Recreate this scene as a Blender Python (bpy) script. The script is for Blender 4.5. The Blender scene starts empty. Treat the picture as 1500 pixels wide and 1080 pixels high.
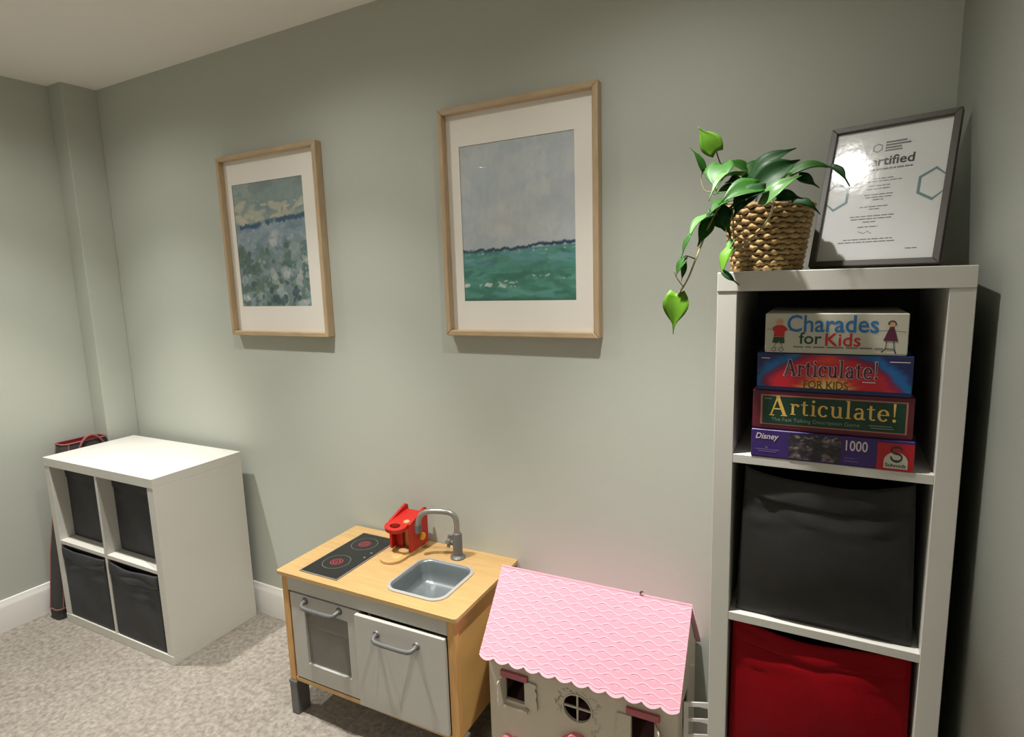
import bpy, bmesh, math, random
import numpy as np
from mathutils import Vector, Matrix
random.seed(7)
rng = np.random.default_rng(11)
PI = math.pi
scene = bpy.context.scene
col = scene.collection

# ------------------------------------------------------------------ camera
CF, CP = 865.88, Vector((2.1688, -1.6552, 1.4704))
YAW, PITCH, ROLL = 0.496, -0.151, -0.0301
cy_, sy_, cp_, sp_ = math.cos(YAW), math.sin(YAW), math.cos(PITCH), math.sin(PITCH)
FW = Vector((-sy_ * cp_, cy_ * cp_, sp_))
R0 = Vector((cy_, sy_, 0)); U0 = R0.cross(FW)
RT = R0 * math.cos(ROLL) + U0 * math.sin(ROLL)
UP = U0 * math.cos(ROLL) - R0 * math.sin(ROLL)
cam_data = bpy.data.cameras.new('camera'); cam = bpy.data.objects.new('camera', cam_data); col.objects.link(cam)
cam_data.sensor_fit = 'HORIZONTAL'; cam_data.sensor_width = 36.0; cam_data.lens = CF / 1500 * 36
cam_data.clip_start = 0.02
cam.matrix_world = Matrix(((RT.x, UP.x, -FW.x, CP.x), (RT.y, UP.y, -FW.y, CP.y), (RT.z, UP.z, -FW.z, CP.z), (0, 0, 0, 1)))
scene.camera = cam

# ------------------------------------------------------------------ light, exposure
H_CEIL = 2.387
world = bpy.data.worlds.new('world'); scene.world = world; world.use_nodes = True
world.node_tree.nodes['Background'].inputs[0].default_value = (0.9, 0.95, 1, 1)
world.node_tree.nodes['Background'].inputs[1].default_value = 0.05
scene.view_settings.view_transform = 'Standard'
scene.view_settings.look = 'None'
scene.view_settings.gamma = 1.0
scene.view_settings.use_curve_mapping = False
scene.view_settings.exposure = 0.1
# three downlights in a row by the wall, three unseen fill lamps added behind the camera
DOWNLIGHTS = [(-0.42, -0.60, 'near'), (0.67, -0.59, 'near'), (1.76, -0.58, 'near'),
              (-0.42, -2.75, 'added_fill'), (0.67, -2.75, 'added_fill'), (1.76, -2.75, 'added_fill')]
# each reflector lamp throws a core beam, a softer skirt and a little wide spill: (cone, watts)
BEAMS = {'near': [(64, 122), (92, 48), (155, 13)], 'added_fill': [(92, 78), (130, 44)]}
LIGHT_COLOR = (1.0, 0.972, 0.925)
for lx, ly, kind_ in DOWNLIGHTS:
    for cone, pw in BEAMS[kind_]:
        ld = bpy.data.lights.new('downlight_lamp', 'SPOT'); ld.energy = pw; ld.color = LIGHT_COLOR
        ld.spot_size = math.radians(cone); ld.spot_blend = 1.0; ld.shadow_soft_size = 0.022
        lo = bpy.data.objects.new('downlight_lamp', ld); col.objects.link(lo); lo.location = (lx, ly, H_CEIL - 0.03)

# ------------------------------------------------------------------ helpers
def lin(c):
    c = np.asarray(c, float) / 255.0
    return np.where(c <= 0.04045, c / 12.92, ((c + 0.055) / 1.055) ** 2.4)
def rgb(r, g, b): return tuple(lin((r, g, b))) + (1.0,)

def at(x, y, Y):
    """point of the photograph on the depth plane y = Y"""
    d = FW + RT * ((x - 750) / CF) - UP * ((y - 540) / CF)
    return CP + d * ((Y - CP.y) / d.y)

def mat(name, color, rough=0.5, metal=0.0, bump=0.0, bscale=200.0, var=0.0, vscale=30.0, spec=0.5, coords='Object', stretch=(1, 1, 1), detail=4.0, coat=0.0, sheen=0.0):
    m = bpy.data.materials.new(name); m.use_nodes = True
    nt = m.node_tree; b = nt.nodes['Principled BSDF']
    b.inputs['Base Color'].default_value = color; b.inputs['Roughness'].default_value = rough
    b.inputs['Metallic'].default_value = metal; b.inputs['Specular IOR Level'].default_value = spec
    if coat: b.inputs['Coat Weight'].default_value = coat; b.inputs['Coat Roughness'].default_value = 0.1
    if sheen: b.inputs['Sheen Weight'].default_value = sheen
    if bump or var:
        tc = nt.nodes.new('ShaderNodeTexCoord'); mp = nt.nodes.new('ShaderNodeMapping')
        mp.inputs['Scale'].default_value = stretch
        nt.links.new(tc.outputs[coords], mp.inputs['Vector'])
    if var:
        n = nt.nodes.new('ShaderNodeTexNoise'); n.inputs['Scale'].default_value = vscale; n.inputs['Detail'].default_value = detail
        nt.links.new(mp.outputs[0], n.inputs['Vector'])
        r = nt.nodes.new('ShaderNodeValToRGB'); e = r.color_ramp.elements
        e[0].position = 0.3; e[1].position = 0.7
        e[0].color = tuple(max(0, c * (1 - var)) for c in color[:3]) + (1,)
        e[1].color = tuple(min(1, c * (1 + var)) for c in color[:3]) + (1,)
        nt.links.new(n.outputs['Fac'], r.inputs[0]); nt.links.new(r.outputs[0], b.inputs['Base Color'])
    if bump:
        n2 = nt.nodes.new('ShaderNodeTexNoise'); n2.inputs['Scale'].default_value = bscale; n2.inputs['Detail'].default_value = 3
        nt.links.new(mp.outputs[0], n2.inputs['Vector'])
        bp = nt.nodes.new('ShaderNodeBump'); bp.inputs['Strength'].default_value = bump; bp.inputs['Distance'].default_value = 0.004
        nt.links.new(n2.outputs['Fac'], bp.inputs['Height']); nt.links.new(bp.outputs[0], b.inputs['Normal'])
    return m

def print_mat(name, rough=0.6, coat=0.0):
    """flat print: colours kept per vertex"""
    m = bpy.data.materials.new(name); m.use_nodes = True; nt = m.node_tree; b = nt.nodes['Principled BSDF']
    a = nt.nodes.new('ShaderNodeVertexColor'); a.layer_name = 'Col'
    nt.links.new(a.outputs[0], b.inputs['Base Color']); b.inputs['Roughness'].default_value = rough
    if coat: b.inputs['Coat Weight'].default_value = coat
    return m

def glass_mat(name, tint=(1, 1, 1, 1), rough=0.0, refl=0.6, bump=0.0):
    m = bpy.data.materials.new(name); m.use_nodes = True; nt = m.node_tree
    for n in list(nt.nodes):
        if n.type == 'BSDF_PRINCIPLED': nt.nodes.remove(n)
    out = [n for n in nt.nodes if n.type == 'OUTPUT_MATERIAL'][0]
    t = nt.nodes.new('ShaderNodeBsdfTransparent'); t.inputs[0].default_value = tint
    g = nt.nodes.new('ShaderNodeBsdfGlossy'); g.inputs['Roughness'].default_value = rough
    f = nt.nodes.new('ShaderNodeFresnel')       # a thin sheet: the same reflectance from either side
    ge = nt.nodes.new('ShaderNodeNewGeometry'); io = nt.nodes.new('ShaderNodeMath'); io.operation = 'MULTIPLY_ADD'
    io.inputs[1].default_value = 1 / 1.5 - 1.5; io.inputs[2].default_value = 1.5
    nt.links.new(ge.outputs['Backfacing'], io.inputs[0]); nt.links.new(io.outputs[0], f.inputs[0])
    mul = nt.nodes.new('ShaderNodeMath'); mul.operation = 'MULTIPLY'; mul.inputs[1].default_value = refl
    nt.links.new(f.outputs[0], mul.inputs[0])
    if bump:      # slightly wavy plastic sheet
        tc = nt.nodes.new('ShaderNodeTexCoord'); nz = nt.nodes.new('ShaderNodeTexNoise'); nz.inputs['Scale'].default_value = 22; nz.inputs['Detail'].default_value = 3
        bp = nt.nodes.new('ShaderNodeBump'); bp.inputs['Strength'].default_value = bump; bp.inputs['Distance'].default_value = 0.01
        nt.links.new(tc.outputs['Object'], nz.inputs['Vector']); nt.links.new(nz.outputs['Fac'], bp.inputs['Height']); nt.links.new(bp.outputs[0], g.inputs['Normal'])
    mx = nt.nodes.new('ShaderNodeMixShader'); nt.links.new(mul.outputs[0], mx.inputs[0])
    nt.links.new(t.outputs[0], mx.inputs[1]); nt.links.new(g.outputs[0], mx.inputs[2]); nt.links.new(mx.outputs[0], out.inputs[0])
    return m

def link(name, me, m, parent=None, smooth=False, angle=None):
    for x in (m if isinstance(m, (list, tuple)) else [m]):
        if x: me.materials.append(x)
    if smooth:
        me.polygons.foreach_set('use_smooth', [True] * len(me.polygons))
        if angle: me.set_sharp_from_angle(angle=math.radians(angle))
    o = bpy.data.objects.new(name, me); col.objects.link(o)
    if parent: o.parent = parent
    return o

class MB:
    """collects shapes, becomes ONE mesh object"""
    def __init__(s): s.bm = bmesh.new(); s.mi = 0
    def _tag(s, n0):
        s.bm.faces.ensure_lookup_table()
        for f in list(s.bm.faces)[n0:]: f.material_index = s.mi
    def box(s, x0, x1, y0, y1, z0, z1, bevel=0.0, seg=1, M=None):
        t = bmesh.new()
        bmesh.ops.create_cube(t, size=1)
        for v in t.verts: v.co = Vector(((x0 + x1) / 2 + v.co.x * (x1 - x0), (y0 + y1) / 2 + v.co.y * (y1 - y0), (z0 + z1) / 2 + v.co.z * (z1 - z0)))
        if bevel: bmesh.ops.bevel(t, geom=list(t.edges), offset=bevel, segments=seg, profile=0.5, affect='EDGES')
        return s.add(t, M)
    def add(s, t, M=None):
        if M is not None: bmesh.ops.transform(t, matrix=M, verts=t.verts)
        me = bpy.data.meshes.new('tmp'); t.to_mesh(me); t.free()
        n0 = len(s.bm.faces); s.bm.from_mesh(me); bpy.data.meshes.remove(me); s._tag(n0); return s
    def raw(s, verts, faces, M=None):
        n0 = len(s.bm.faces)
        vs = [s.bm.verts.new((M @ Vector(v)) if M is not None else v) for v in verts]
        for f in faces:
            try: s.bm.faces.new([vs[i] for i in f])
            except ValueError: pass
        s._tag(n0); return s
    def tube(s, pts, r, n=10, cap=True):
        pts = [Vector(p) for p in pts]; rs = r if isinstance(r, (list, tuple)) else [r] * len(pts)
        rings = []; prev = None
        for i, p in enumerate(pts):
            d = (pts[min(i + 1, len(pts) - 1)] - pts[max(i - 1, 0)]).normalized()
            if prev is None: a = d.orthogonal().normalized()
            else: a = (prev - d * prev.dot(d)); a = a.normalized() if a.length > 1e-6 else d.orthogonal().normalized()
            prev = a; b = d.cross(a)
            rings.append([p + (a * math.cos(2 * PI * k / n) + b * math.sin(2 * PI * k / n)) * rs[i] for k in range(n)])
        v = [q for rg in rings for q in rg]; f = []
        for i in range(len(rings) - 1):
            for k in range(n): f.append((i * n + k, i * n + (k + 1) % n, (i + 1) * n + (k + 1) % n, (i + 1) * n + k))
        if cap: f.append(tuple(range(n - 1, -1, -1))); f.append(tuple((len(rings) - 1) * n + k for k in range(n)))
        return s.raw(v, f)
    def lathe(s, prof, n=32, M=None):
        v = []; f = []
        for r, z in prof:
            for k in range(n): v.append((r * math.cos(2 * PI * k / n), r * math.sin(2 * PI * k / n), z))
        for i in range(len(prof) - 1):
            for k in range(n): f.append((i * n + k, i * n + (k + 1) % n, (i + 1) * n + (k + 1) % n, (i + 1) * n + k))
        return s.raw(v, f, M)
    def prism(s, loops, depth, M=None):
        """loops: outer and hole outlines in XY, thickness along Z (0..depth)"""
        cu = bpy.data.curves.new('tmpc', 'CURVE'); cu.dimensions = '2D'; cu.fill_mode = 'BOTH' ; cu.extrude = depth / 2
        for lp in loops:
            sp = cu.splines.new('POLY'); sp.points.add(len(lp) - 1)
            for i, (x, y) in enumerate(lp): sp.points[i].co = (x, y, 0, 1)
            sp.use_cyclic_u = True
        ob = bpy.data.objects.new('tmpo', cu); me = bpy.data.meshes.new_from_object(ob)
        bpy.data.objects.remove(ob); bpy.data.curves.remove(cu)
        t = bmesh.new(); t.from_mesh(me); bpy.data.meshes.remove(me)
        for v in t.verts: v.co.z += depth / 2
        bmesh.ops.remove_doubles(t, verts=t.verts, dist=1e-6)
        bmesh.ops.recalc_face_normals(t, faces=t.faces)
        return s.add(t, M)
    def build(s, name, m, parent=None, smooth=False, angle=35, bevel=0.0, seg=2):
        bmesh.ops.recalc_face_normals(s.bm, faces=s.bm.faces)
        me = bpy.data.meshes.new(name); s.bm.to_mesh(me); s.bm.free()
        o = link(name, me, m, parent, smooth or bevel > 0, angle)
        if bevel:
            b = o.modifiers.new('bevel', 'BEVEL'); b.width = bevel; b.segments = seg; b.limit_method = 'ANGLE'; b.angle_limit = math.radians(40)
        return o

def tag(o, label=None, cat=None, group=None, kind=None):
    if label: o['label'] = label
    if cat: o['category'] = cat
    if group: o['group'] = group
    if kind: o['kind'] = kind
    return o
def thing(name, label, cat, loc=(0, 0, 0), rz=0.0, group=None):
    o = bpy.data.objects.new(name, None); col.objects.link(o); o.empty_display_size = 0.05
    o.location = loc; o.rotation_euler = (0, 0, rz)
    return tag(o, label, cat, group)
def copy_tree(o, parent=None):
    c = o.copy(); col.objects.link(c)
    if parent: c.parent = parent
    for ch in [x for x in col.objects if x.parent == o]: copy_tree(ch, c)
    return c
XZ = Matrix(((1, 0, 0, 0), (0, 0, -1, 0), (0, 1, 0, 0), (0, 0, 0, 1)))     # drawing (x, y) -> (x, z), thickness towards -y
def rect(x0, x1, y0, y1): return [(x0, y0), (x1, y0), (x1, y1), (x0, y1)]
def rrect(x0, x1, y0, y1, r, n=6):
    out = []
    for cx, cy, a0 in ((x1 - r, y1 - r, 0), (x0 + r, y1 - r, 90), (x0 + r, y0 + r, 180), (x1 - r, y0 + r, 270)):
        for k in range(n + 1):
            a = math.radians(a0 + 90 * k / n); out.append((cx + r * math.cos(a), cy + r * math.sin(a)))
    return out
def circle(cx, cy, r, n=32, ry=None): return [(cx + r * math.cos(2 * PI * k / n), cy + (ry or r) * math.sin(2 * PI * k / n)) for k in range(n)]

def text_geo(body, shear=0.0, bold=0.0, space=1.0):
    cu = bpy.data.curves.new('tmpt', 'FONT'); cu.body = body; cu.size = 1; cu.shear = shear; cu.offset = bold; cu.resolution_u = 3; cu.space_character = space
    ob = bpy.data.objects.new('tmpo', cu); me = bpy.data.meshes.new_from_object(ob)
    v = [tuple(x.co)[:2] for x in me.vertices]; f = [tuple(p.vertices) for p in me.polygons]
    bpy.data.objects.remove(ob); bpy.data.curves.remove(cu); bpy.data.meshes.remove(me)
    return v, f
def fit_geo(g, x0, x1, y0, y1):
    v, f = g; a = np.array(v); mn, mx = a.min(0), a.max(0)
    a = (a - mn) / np.maximum(mx - mn, 1e-9) * np.array((x1 - x0, y1 - y0)) + np.array((x0, y0))
    return [tuple(p) for p in a], f

# a small serif stroke alphabet: letters as thick-and-thin strokes
def seg_(x0, y0, x1, y1, w):
    d = np.array((x1 - x0, y1 - y0)); d = d / np.linalg.norm(d); n = np.array((-d[1], d[0])) * w / 2
    return [(x0 + n[0], y0 + n[1]), (x0 - n[0], y0 - n[1]), (x1 - n[0], y1 - n[1]), (x1 + n[0], y1 + n[1])], [(0, 1, 2, 3)]
def arc_(cx, cy, rx, ry, a0, a1, wmax=.11, wmin=.045, n=14):
    v = []; f = []
    for k in range(n + 1):
        a = math.radians(a0 + (a1 - a0) * k / n); c, s = math.cos(a), math.sin(a); w = wmin + (wmax - wmin) * abs(c)
        v += [(cx + (rx + w / 2) * c, cy + (ry + w / 2) * s), (cx + (rx - w / 2) * c, cy + (ry - w / 2) * s)]
        if k: f.append((2 * k - 2, 2 * k, 2 * k + 1, 2 * k - 1))
    return v, f
def dot_(cx, cy, r, n=12): return circle(cx, cy, r, n), [tuple(range(n))]
GL = {
 'A': (.66, [seg_(.06, .02, .31, .74, .055), seg_(.29, .74, .57, .02, .12), seg_(.15, .26, .45, .26, .05), seg_(0, .02, .19, .02, .04), seg_(.43, .02, .66, .02, .04)]),
 'r': (.40, [seg_(.12, 0, .12, .48, .1), seg_(.02, .02, .24, .02, .04), seg_(.02, .47, .14, .47, .04), arc_(.25, .36, .11, .1, 40, 180, .06, .06), dot_(.33, .42, .06)]),
 't': (.34, [seg_(.14, .08, .14, .62, .1), seg_(.0, .47, .3, .47, .045), arc_(.23, .09, .09, .07, 180, 330, .07, .045)]),
 'i': (.26, [seg_(.13, 0, .13, .48, .1), seg_(.02, .02, .25, .02, .04), seg_(.03, .47, .15, .47, .04), dot_(.13, .64, .062)]),
 'c': (.45, [arc_(.23, .245, .17, .23, 45, 320), dot_(.35, .4, .055)]),
 'u': (.54, [seg_(.11, .13, .11, .48, .1), seg_(.01, .47, .13, .47, .04), arc_(.25, .15, .14, .13, 180, 350, .09, .05), seg_(.4, 0, .4, .48, .1), seg_(.3, .47, .42, .47, .04), seg_(.38, .02, .52, .02, .04)]),
 'l': (.27, [seg_(.13, 0, .13, .76, .1), seg_(.02, .02, .25, .02, .04), seg_(.03, .75, .15, .75, .04)]),
 'a': (.48, [arc_(.2, .14, .12, .125, 60, 330, .1, .05), seg_(.35, .03, .35, .34, .1), arc_(.22, .35, .13, .12, 0, 160, .08, .045), seg_(.33, .02, .47, .03, .05), seg_(.18, .27, .35, .3, .04)]),
 'e': (.46, [arc_(.23, .245, .17, .23, 0, 320), seg_(.08, .26, .43, .26, .045)]),
 '!': (.26, [([(.08, .76), (.11, .2), (.15, .2), (.18, .76)], [(0, 1, 2, 3)]), dot_(.13, .05, .07)]),
}
def serif_geo(word, bold=1.0):
    V = []; F = []; x = 0
    for ch in word:
        w, parts = GL[ch]
        for v, f in parts:
            b = len(V); V += [(p[0] + x, p[1]) for p in v]; F += [tuple(i + b for i in q) for q in f]
        x += w + .05
    return V, F

def flat_part(name, geos, m, parent, y, depth=0.0):
    """flat print lying on a front face (plane y of the parent), x right, z up"""
    b = MB()
    for v, f in geos: b.raw([(p[0], y, p[1]) for p in v], f)
    for fc in b.bm.faces:
        fc.normal_update()
        if fc.normal.y > 0: fc.normal_flip()
    me = bpy.data.meshes.new(name); b.bm.to_mesh(me); b.bm.free()
    o = link(name, me, m, parent)
    if name in ('small_print', 'text_lines', 'figure_lines'): o['kind'] = 'stuff'
    return o

def vnoise(nx, ny, fx, fy, seed, octs=3):
    r = np.random.default_rng(seed); out = np.zeros((ny, nx)); amp = 1; tot = 0
    for o in range(octs):
        gx, gy = max(2, int(fx * 2 ** o)) + 2, max(2, int(fy * 2 ** o)) + 2
        g = r.random((gy, gx)); xs = np.linspace(0, gx - 1.001, nx); ys = np.linspace(0, gy - 1.001, ny)
        x0 = xs.astype(int); y0 = ys.astype(int); tx = xs - x0; ty = ys - y0
        tx = tx * tx * (3 - 2 * tx); ty = (ty * ty * (3 - 2 * ty))[:, None]
        a = g[y0][:, x0] * (1 - tx) + g[y0][:, x0 + 1] * tx; b = g[y0 + 1][:, x0] * (1 - tx) + g[y0 + 1][:, x0 + 1] * tx
        out += amp * (a * (1 - ty) + b * ty); tot += amp; amp *= .55
    return out / tot
def mixc(a, b, t): t = np.clip(t, 0, 1)[..., None]; return a * (1 - t) + b * t
def sstep(a, b, x): t = np.clip((x - a) / (b - a), 0, 1); return t * t * (3 - 2 * t)
def print_grid(name, img, x0, x1, z0, z1, y, m, parent):
    """img: (ny, nx, 3) sRGB 0..255, row 0 at the top; a flat printed sheet on plane y"""
    ny, nx = img.shape[:2]
    xs = np.linspace(x0, x1, nx); zs = np.linspace(z1, z0, ny)
    co = np.zeros((ny, nx, 3)); co[..., 0] = xs[None]; co[..., 1] = y; co[..., 2] = zs[:, None]
    i = np.arange(nx * ny).reshape(ny, nx)
    fs = np.stack([i[1:, :-1], i[1:, 1:], i[:-1, 1:], i[:-1, :-1]], -1).reshape(-1, 4)
    me = bpy.data.meshes.new(name); me.from_pydata(co.reshape(-1, 3).tolist(), [], fs.tolist())
    a = me.color_attributes.new('Col', 'FLOAT_COLOR', 'POINT')
    c = np.ones((nx * ny, 4), np.float32); c[:, :3] = lin(np.clip(img, 0, 255)).reshape(-1, 3)
    a.data.foreach_set('color', c.ravel())
    return link(name, me, m, parent)

# ------------------------------------------------------------------ materials
M_WALL = mat('sage_paint', rgb(186, 190, 180), 0.55, bump=0.08, bscale=260, spec=0.3)
M_CEIL = mat('ceiling_paint', rgb(242, 237, 230), 0.8)
M_TRIM = mat('white_gloss_paint', rgb(228, 226, 220), 0.35)
M_WHITE = mat('white_melamine', rgb(206, 204, 196), 0.38, var=0.015, vscale=8)
M_BIN = mat('charcoal_nonwoven', rgb(56, 57, 60), 0.62, bump=0.25, bscale=900, var=0.1, vscale=25, spec=0.35)
M_BIN_SHADED = mat('charcoal_nonwoven_shaded', rgb(46, 45, 44), 0.55, bump=0.25, bscale=900, var=0.1, vscale=25, spec=0.25)  # same charcoal fabric, with the tall shelf's shade put into the colour
M_BIN_D = mat('charcoal_inside', rgb(48, 48, 52), 0.8)
M_RED = mat('red_nonwoven', rgb(134, 3, 16), 0.6, bump=0.25, bscale=900, var=0.06, vscale=25, spec=0.12)
M_BACK = mat('backing_shade', rgb(50, 50, 52), 0.7)  # deep shade at the open shelf back, put into a colour
M_WOOD = mat('birch_wood', rgb(186, 152, 100), 0.42, var=0.09, vscale=9, stretch=(1.0, 9, 9), detail=5)
M_WOODV = mat('birch_edge_wood', rgb(206, 158, 96), 0.5, var=0.12, vscale=9, stretch=(9, 9, 1.0), detail=5)
M_PLY = mat('birch_ply', rgb(206, 164, 100), 0.45, var=0.1, vscale=7, stretch=(9, 1, 1.5), detail=5)
M_DOOR = mat('warm_white_lacquer', rgb(182, 180, 173), 0.4)
M_GREYPL = mat('grey_plastic', rgb(98, 98, 96), 0.4)
M_STEEL = mat('silver_plastic', rgb(150, 148, 142), 0.3, metal=0.55)
M_RIM = mat('pale_sink_rim', rgb(182, 180, 174), 0.3, metal=0.3)
M_SINK = mat('grey_sink_plastic', rgb(124, 132, 134), 0.34, metal=0.45)
M_HOB = mat('hob_black', rgb(24, 25, 26), 0.22)
M_PINK = mat('roof_pink', rgb(222, 156, 173), 0.6)
M_PINK2 = mat('roof_pink_edge', rgb(238, 180, 195), 0.55)
M_DKPINK = mat('trim_pink', rgb(222, 128, 142), 0.55)
M_LINTEL_SHADED = mat('lintel_pink_shaded', rgb(170, 92, 100), 0.55)  # trim pink darkened: the eave's shadow is put into the colour
M_HOUSE = mat('house_cream', rgb(200, 191, 172), 0.6)
M_HOUSEIN = mat('house_interior_pink', rgb(150, 110, 112), 0.7)
M_OAK = mat('light_oak_frame', rgb(186, 162, 128), 0.5, var=0.1, vscale=14, stretch=(6, 6, 1), detail=5)
M_OAKH = mat('light_oak_rail', rgb(186, 162, 128), 0.5, var=0.1, vscale=14, stretch=(1, 6, 6), detail=5)
M_MAT = mat('mount_board', rgb(246, 241, 232), 0.8)
M_PAINT = print_mat('painted_print', 0.6)
M_PRINT = print_mat('box_print', 0.4, 0.1)
M_GLASS = glass_mat('picture_glass', refl=0.35)
M_CGLASS = glass_mat('certificate_glass', rough=0.12, refl=0.8, bump=0.06)
M_PANE = mat('oven_pane', rgb(150, 146, 138), 0.25)
M_PANE.node_tree.nodes['Principled BSDF'].inputs['Alpha'].default_value = 0.42      # smoky translucent plastic
M_DFRAME = mat('dark_taupe_frame', rgb(84, 80, 74), 0.45, var=0.06, vscale=30)
M_PAPER = mat('white_paper', rgb(232, 234, 233), 0.7, bump=0.25, bscale=14)
M_INK = mat('grey_ink', rgb(120, 122, 122), 0.7)
M_INKD = mat('dark_ink', rgb(46, 50, 50), 0.7)
M_TEAL = mat('teal_ink', rgb(112, 148, 152), 0.7)
M_BASKET = mat('seagrass', rgb(158, 130, 84), 0.8, var=0.3, vscale=60, bump=0.4, bscale=300)
M_BASKETIN = mat('basket_liner', rgb(60, 42, 26), 0.9)
M_SOIL = mat('soil', rgb(50, 38, 28), 0.95, bump=0.6, bscale=120)
def leaf_mat(name, c, rough=0.52):
    m = mat(name, c, rough, var=0.14, vscale=18, spec=0.22)
    b = m.node_tree.nodes['Principled BSDF']; b.inputs['Transmission Weight'].default_value = 0.0
    b.inputs['Subsurface Weight'].default_value = 0.12; b.inputs['Subsurface Radius'].default_value = (0.004, 0.008, 0.002); b.inputs['Subsurface Scale'].default_value = 0.3
    return m
M_LEAF = leaf_mat('leaf_green', rgb(38, 82, 22))
M_LEAFD = leaf_mat('leaf_dark_green', rgb(22, 58, 22))
M_LEAFL = leaf_mat('leaf_lime', rgb(86, 132, 28))
M_LEAFS = leaf_mat('leaf_sage', rgb(86, 124, 70), 0.3)
M_STEM = mat('vine_stem', rgb(158, 150, 104), 0.6)
M_STEMD = mat('vine_stem_dark', rgb(92, 74, 52), 0.6)
M_BAG = mat('charcoal_bag_cloth', rgb(60, 58, 57), 0.85, bump=0.3, bscale=500)
M_PIPING = mat('dusty_pink_piping', rgb(140, 84, 84), 0.7)
M_MAROON = mat('maroon_lining', rgb(128, 26, 34), 0.8)
M_TOYRED = mat('toy_red', rgb(182, 28, 20), 0.4)
M_YELLOW = mat('toy_yellow', rgb(240, 180, 50), 0.4)
M_BLUE = mat('letter_blue', rgb(40, 110, 168), 0.6)
M_GREEN = mat('letter_green', rgb(26, 72, 48), 0.6)
M_LRED = mat('letter_red', rgb(188, 40, 40), 0.6)
M_BOXWHITE = mat('box_white', rgb(190, 186, 172), 0.55)
M_GOLD = mat('letter_gold', rgb(226, 186, 96), 0.5)
M_GOLDD = mat('letter_gold_dark', rgb(120, 84, 40), 0.5)
M_MAUVE = mat('letter_pale', rgb(216, 196, 204), 0.5)
M_PLUM = mat('letter_plum', rgb(84, 30, 56), 0.5)
M_PURPLE = mat('box_purple', rgb(54, 32, 104), 0.45)
M_BOXRED = mat('box_red', rgb(172, 22, 30), 0.45)
M_BOXMAR = mat('box_maroon', rgb(92, 20, 40), 0.45)
M_BOXGREEN = mat('box_green', rgb(8, 54, 38), 0.45)
M_BOXLINE = mat('box_line', rgb(170, 110, 96), 0.5)
M_SKIN = mat('print_skin', rgb(196, 150, 120), 0.6)
M_EMIT = bpy.data.materials.new('lamp_lens'); M_EMIT.use_nodes = True
_b = M_EMIT.node_tree.nodes['Principled BSDF']; _b.inputs['Emission Color'].default_value = (1, .95, .86, 1); _b.inputs['Emission Strength'].default_value = 14

# carpet: twisted beige pile
M_CARPET = bpy.data.materials.new('beige_carpet'); M_CARPET.use_nodes = True
def carpet_nodes():
    nt = M_CARPET.node_tree; b = nt.nodes['Principled BSDF']; b.inputs['Roughness'].default_value = 0.95; b.inputs['Specular IOR Level'].default_value = 0.15
    tc = nt.nodes.new('ShaderNodeTexCoord')
    def noise(s, d, r=0.6):
        n = nt.nodes.new('ShaderNodeTexNoise'); n.inputs['Scale'].default_value = s; n.inputs['Detail'].default_value = d; n.inputs['Roughness'].default_value = r
        nt.links.new(tc.outputs['Object'], n.inputs['Vector']); return n
    n1 = noise(52, 5, 0.68); n2 = noise(9, 4)
    r1 = nt.nodes.new('ShaderNodeValToRGB'); e = r1.color_ramp.elements; e[0].position = .33; e[1].position = .68
    e[0].color = rgb(124, 117, 107); e[1].color = rgb(170, 163, 153)
    nt.links.new(n1.outputs['Fac'], r1.inputs[0])
    r2 = nt.nodes.new('ShaderNodeValToRGB'); e = r2.color_ramp.elements; e[0].position = .3; e[1].position = .7
    e[0].color = (.86, .85, .84, 1); e[1].color = (1, 1, 1, 1); nt.links.new(n2.outputs['Fac'], r2.inputs[0])
    mx = nt.nodes.new('ShaderNodeMix'); mx.data_type = 'RGBA'; mx.blend_type = 'MULTIPLY'; mx.inputs[0].default_value = 1
    nt.links.new(r1.outputs[0], mx.inputs[6]); nt.links.new(r2.outputs[0], mx.inputs[7]); nt.links.new(mx.outputs[2], b.inputs['Base Color'])
    bp = nt.nodes.new('ShaderNodeBump'); bp.inputs['Strength'].default_value = 0.6; bp.inputs['Distance'].default_value = 0.008
    nt.links.new(n1.outputs['Fac'], bp.inputs['Height']); nt.links.new(bp.outputs[0], b.inputs['Normal'])
carpet_nodes()

# ------------------------------------------------------------------ the room
XL, XC, YC = -0.983, -0.869, -0.145
YF = -3.7
def xr(y): return 2.39 - 0.075 * y            # the right wall runs slightly out of square
def struct(o): o['kind'] = 'structure'; return o
struct(MB().box(XL - .1, xr(YF) + .1, YF - .1, .1, -.06, 0).build('floor', M_CARPET))
struct(MB().box(XL - .1, xr(YF) + .1, YF - .1, .1, H_CEIL, H_CEIL + .06).build('ceiling', M_CEIL))
struct(MB().box(XL - .1, xr(0) + .1, 0, .1, 0, H_CEIL).build('wall_back', M_WALL))
struct(MB().box(XL - .1, XL, YF, 0, 0, H_CEIL).build('wall_left', M_WALL))
struct(MB().box(XL - .1, xr(YF) + .1, YF - .1, YF, 0, H_CEIL).build('wall_front', M_WALL))
struct(MB().prism([[(xr(0), 0), (xr(YF), YF), (xr(YF) + .1, YF), (xr(0) + .1, 0)]], H_CEIL).build('wall_right', M_WALL))
struct(MB().box(XL, XC, YC, 0, 0, H_CEIL, .002).build('trim_1', M_WALL))     # boxed-in corner pier
BB = [(0, 0), (.016, 0), (.016, .108), (.013, .118), (.009, .126), (.006, .137), (0, .140)]   # profile: out, up
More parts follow.
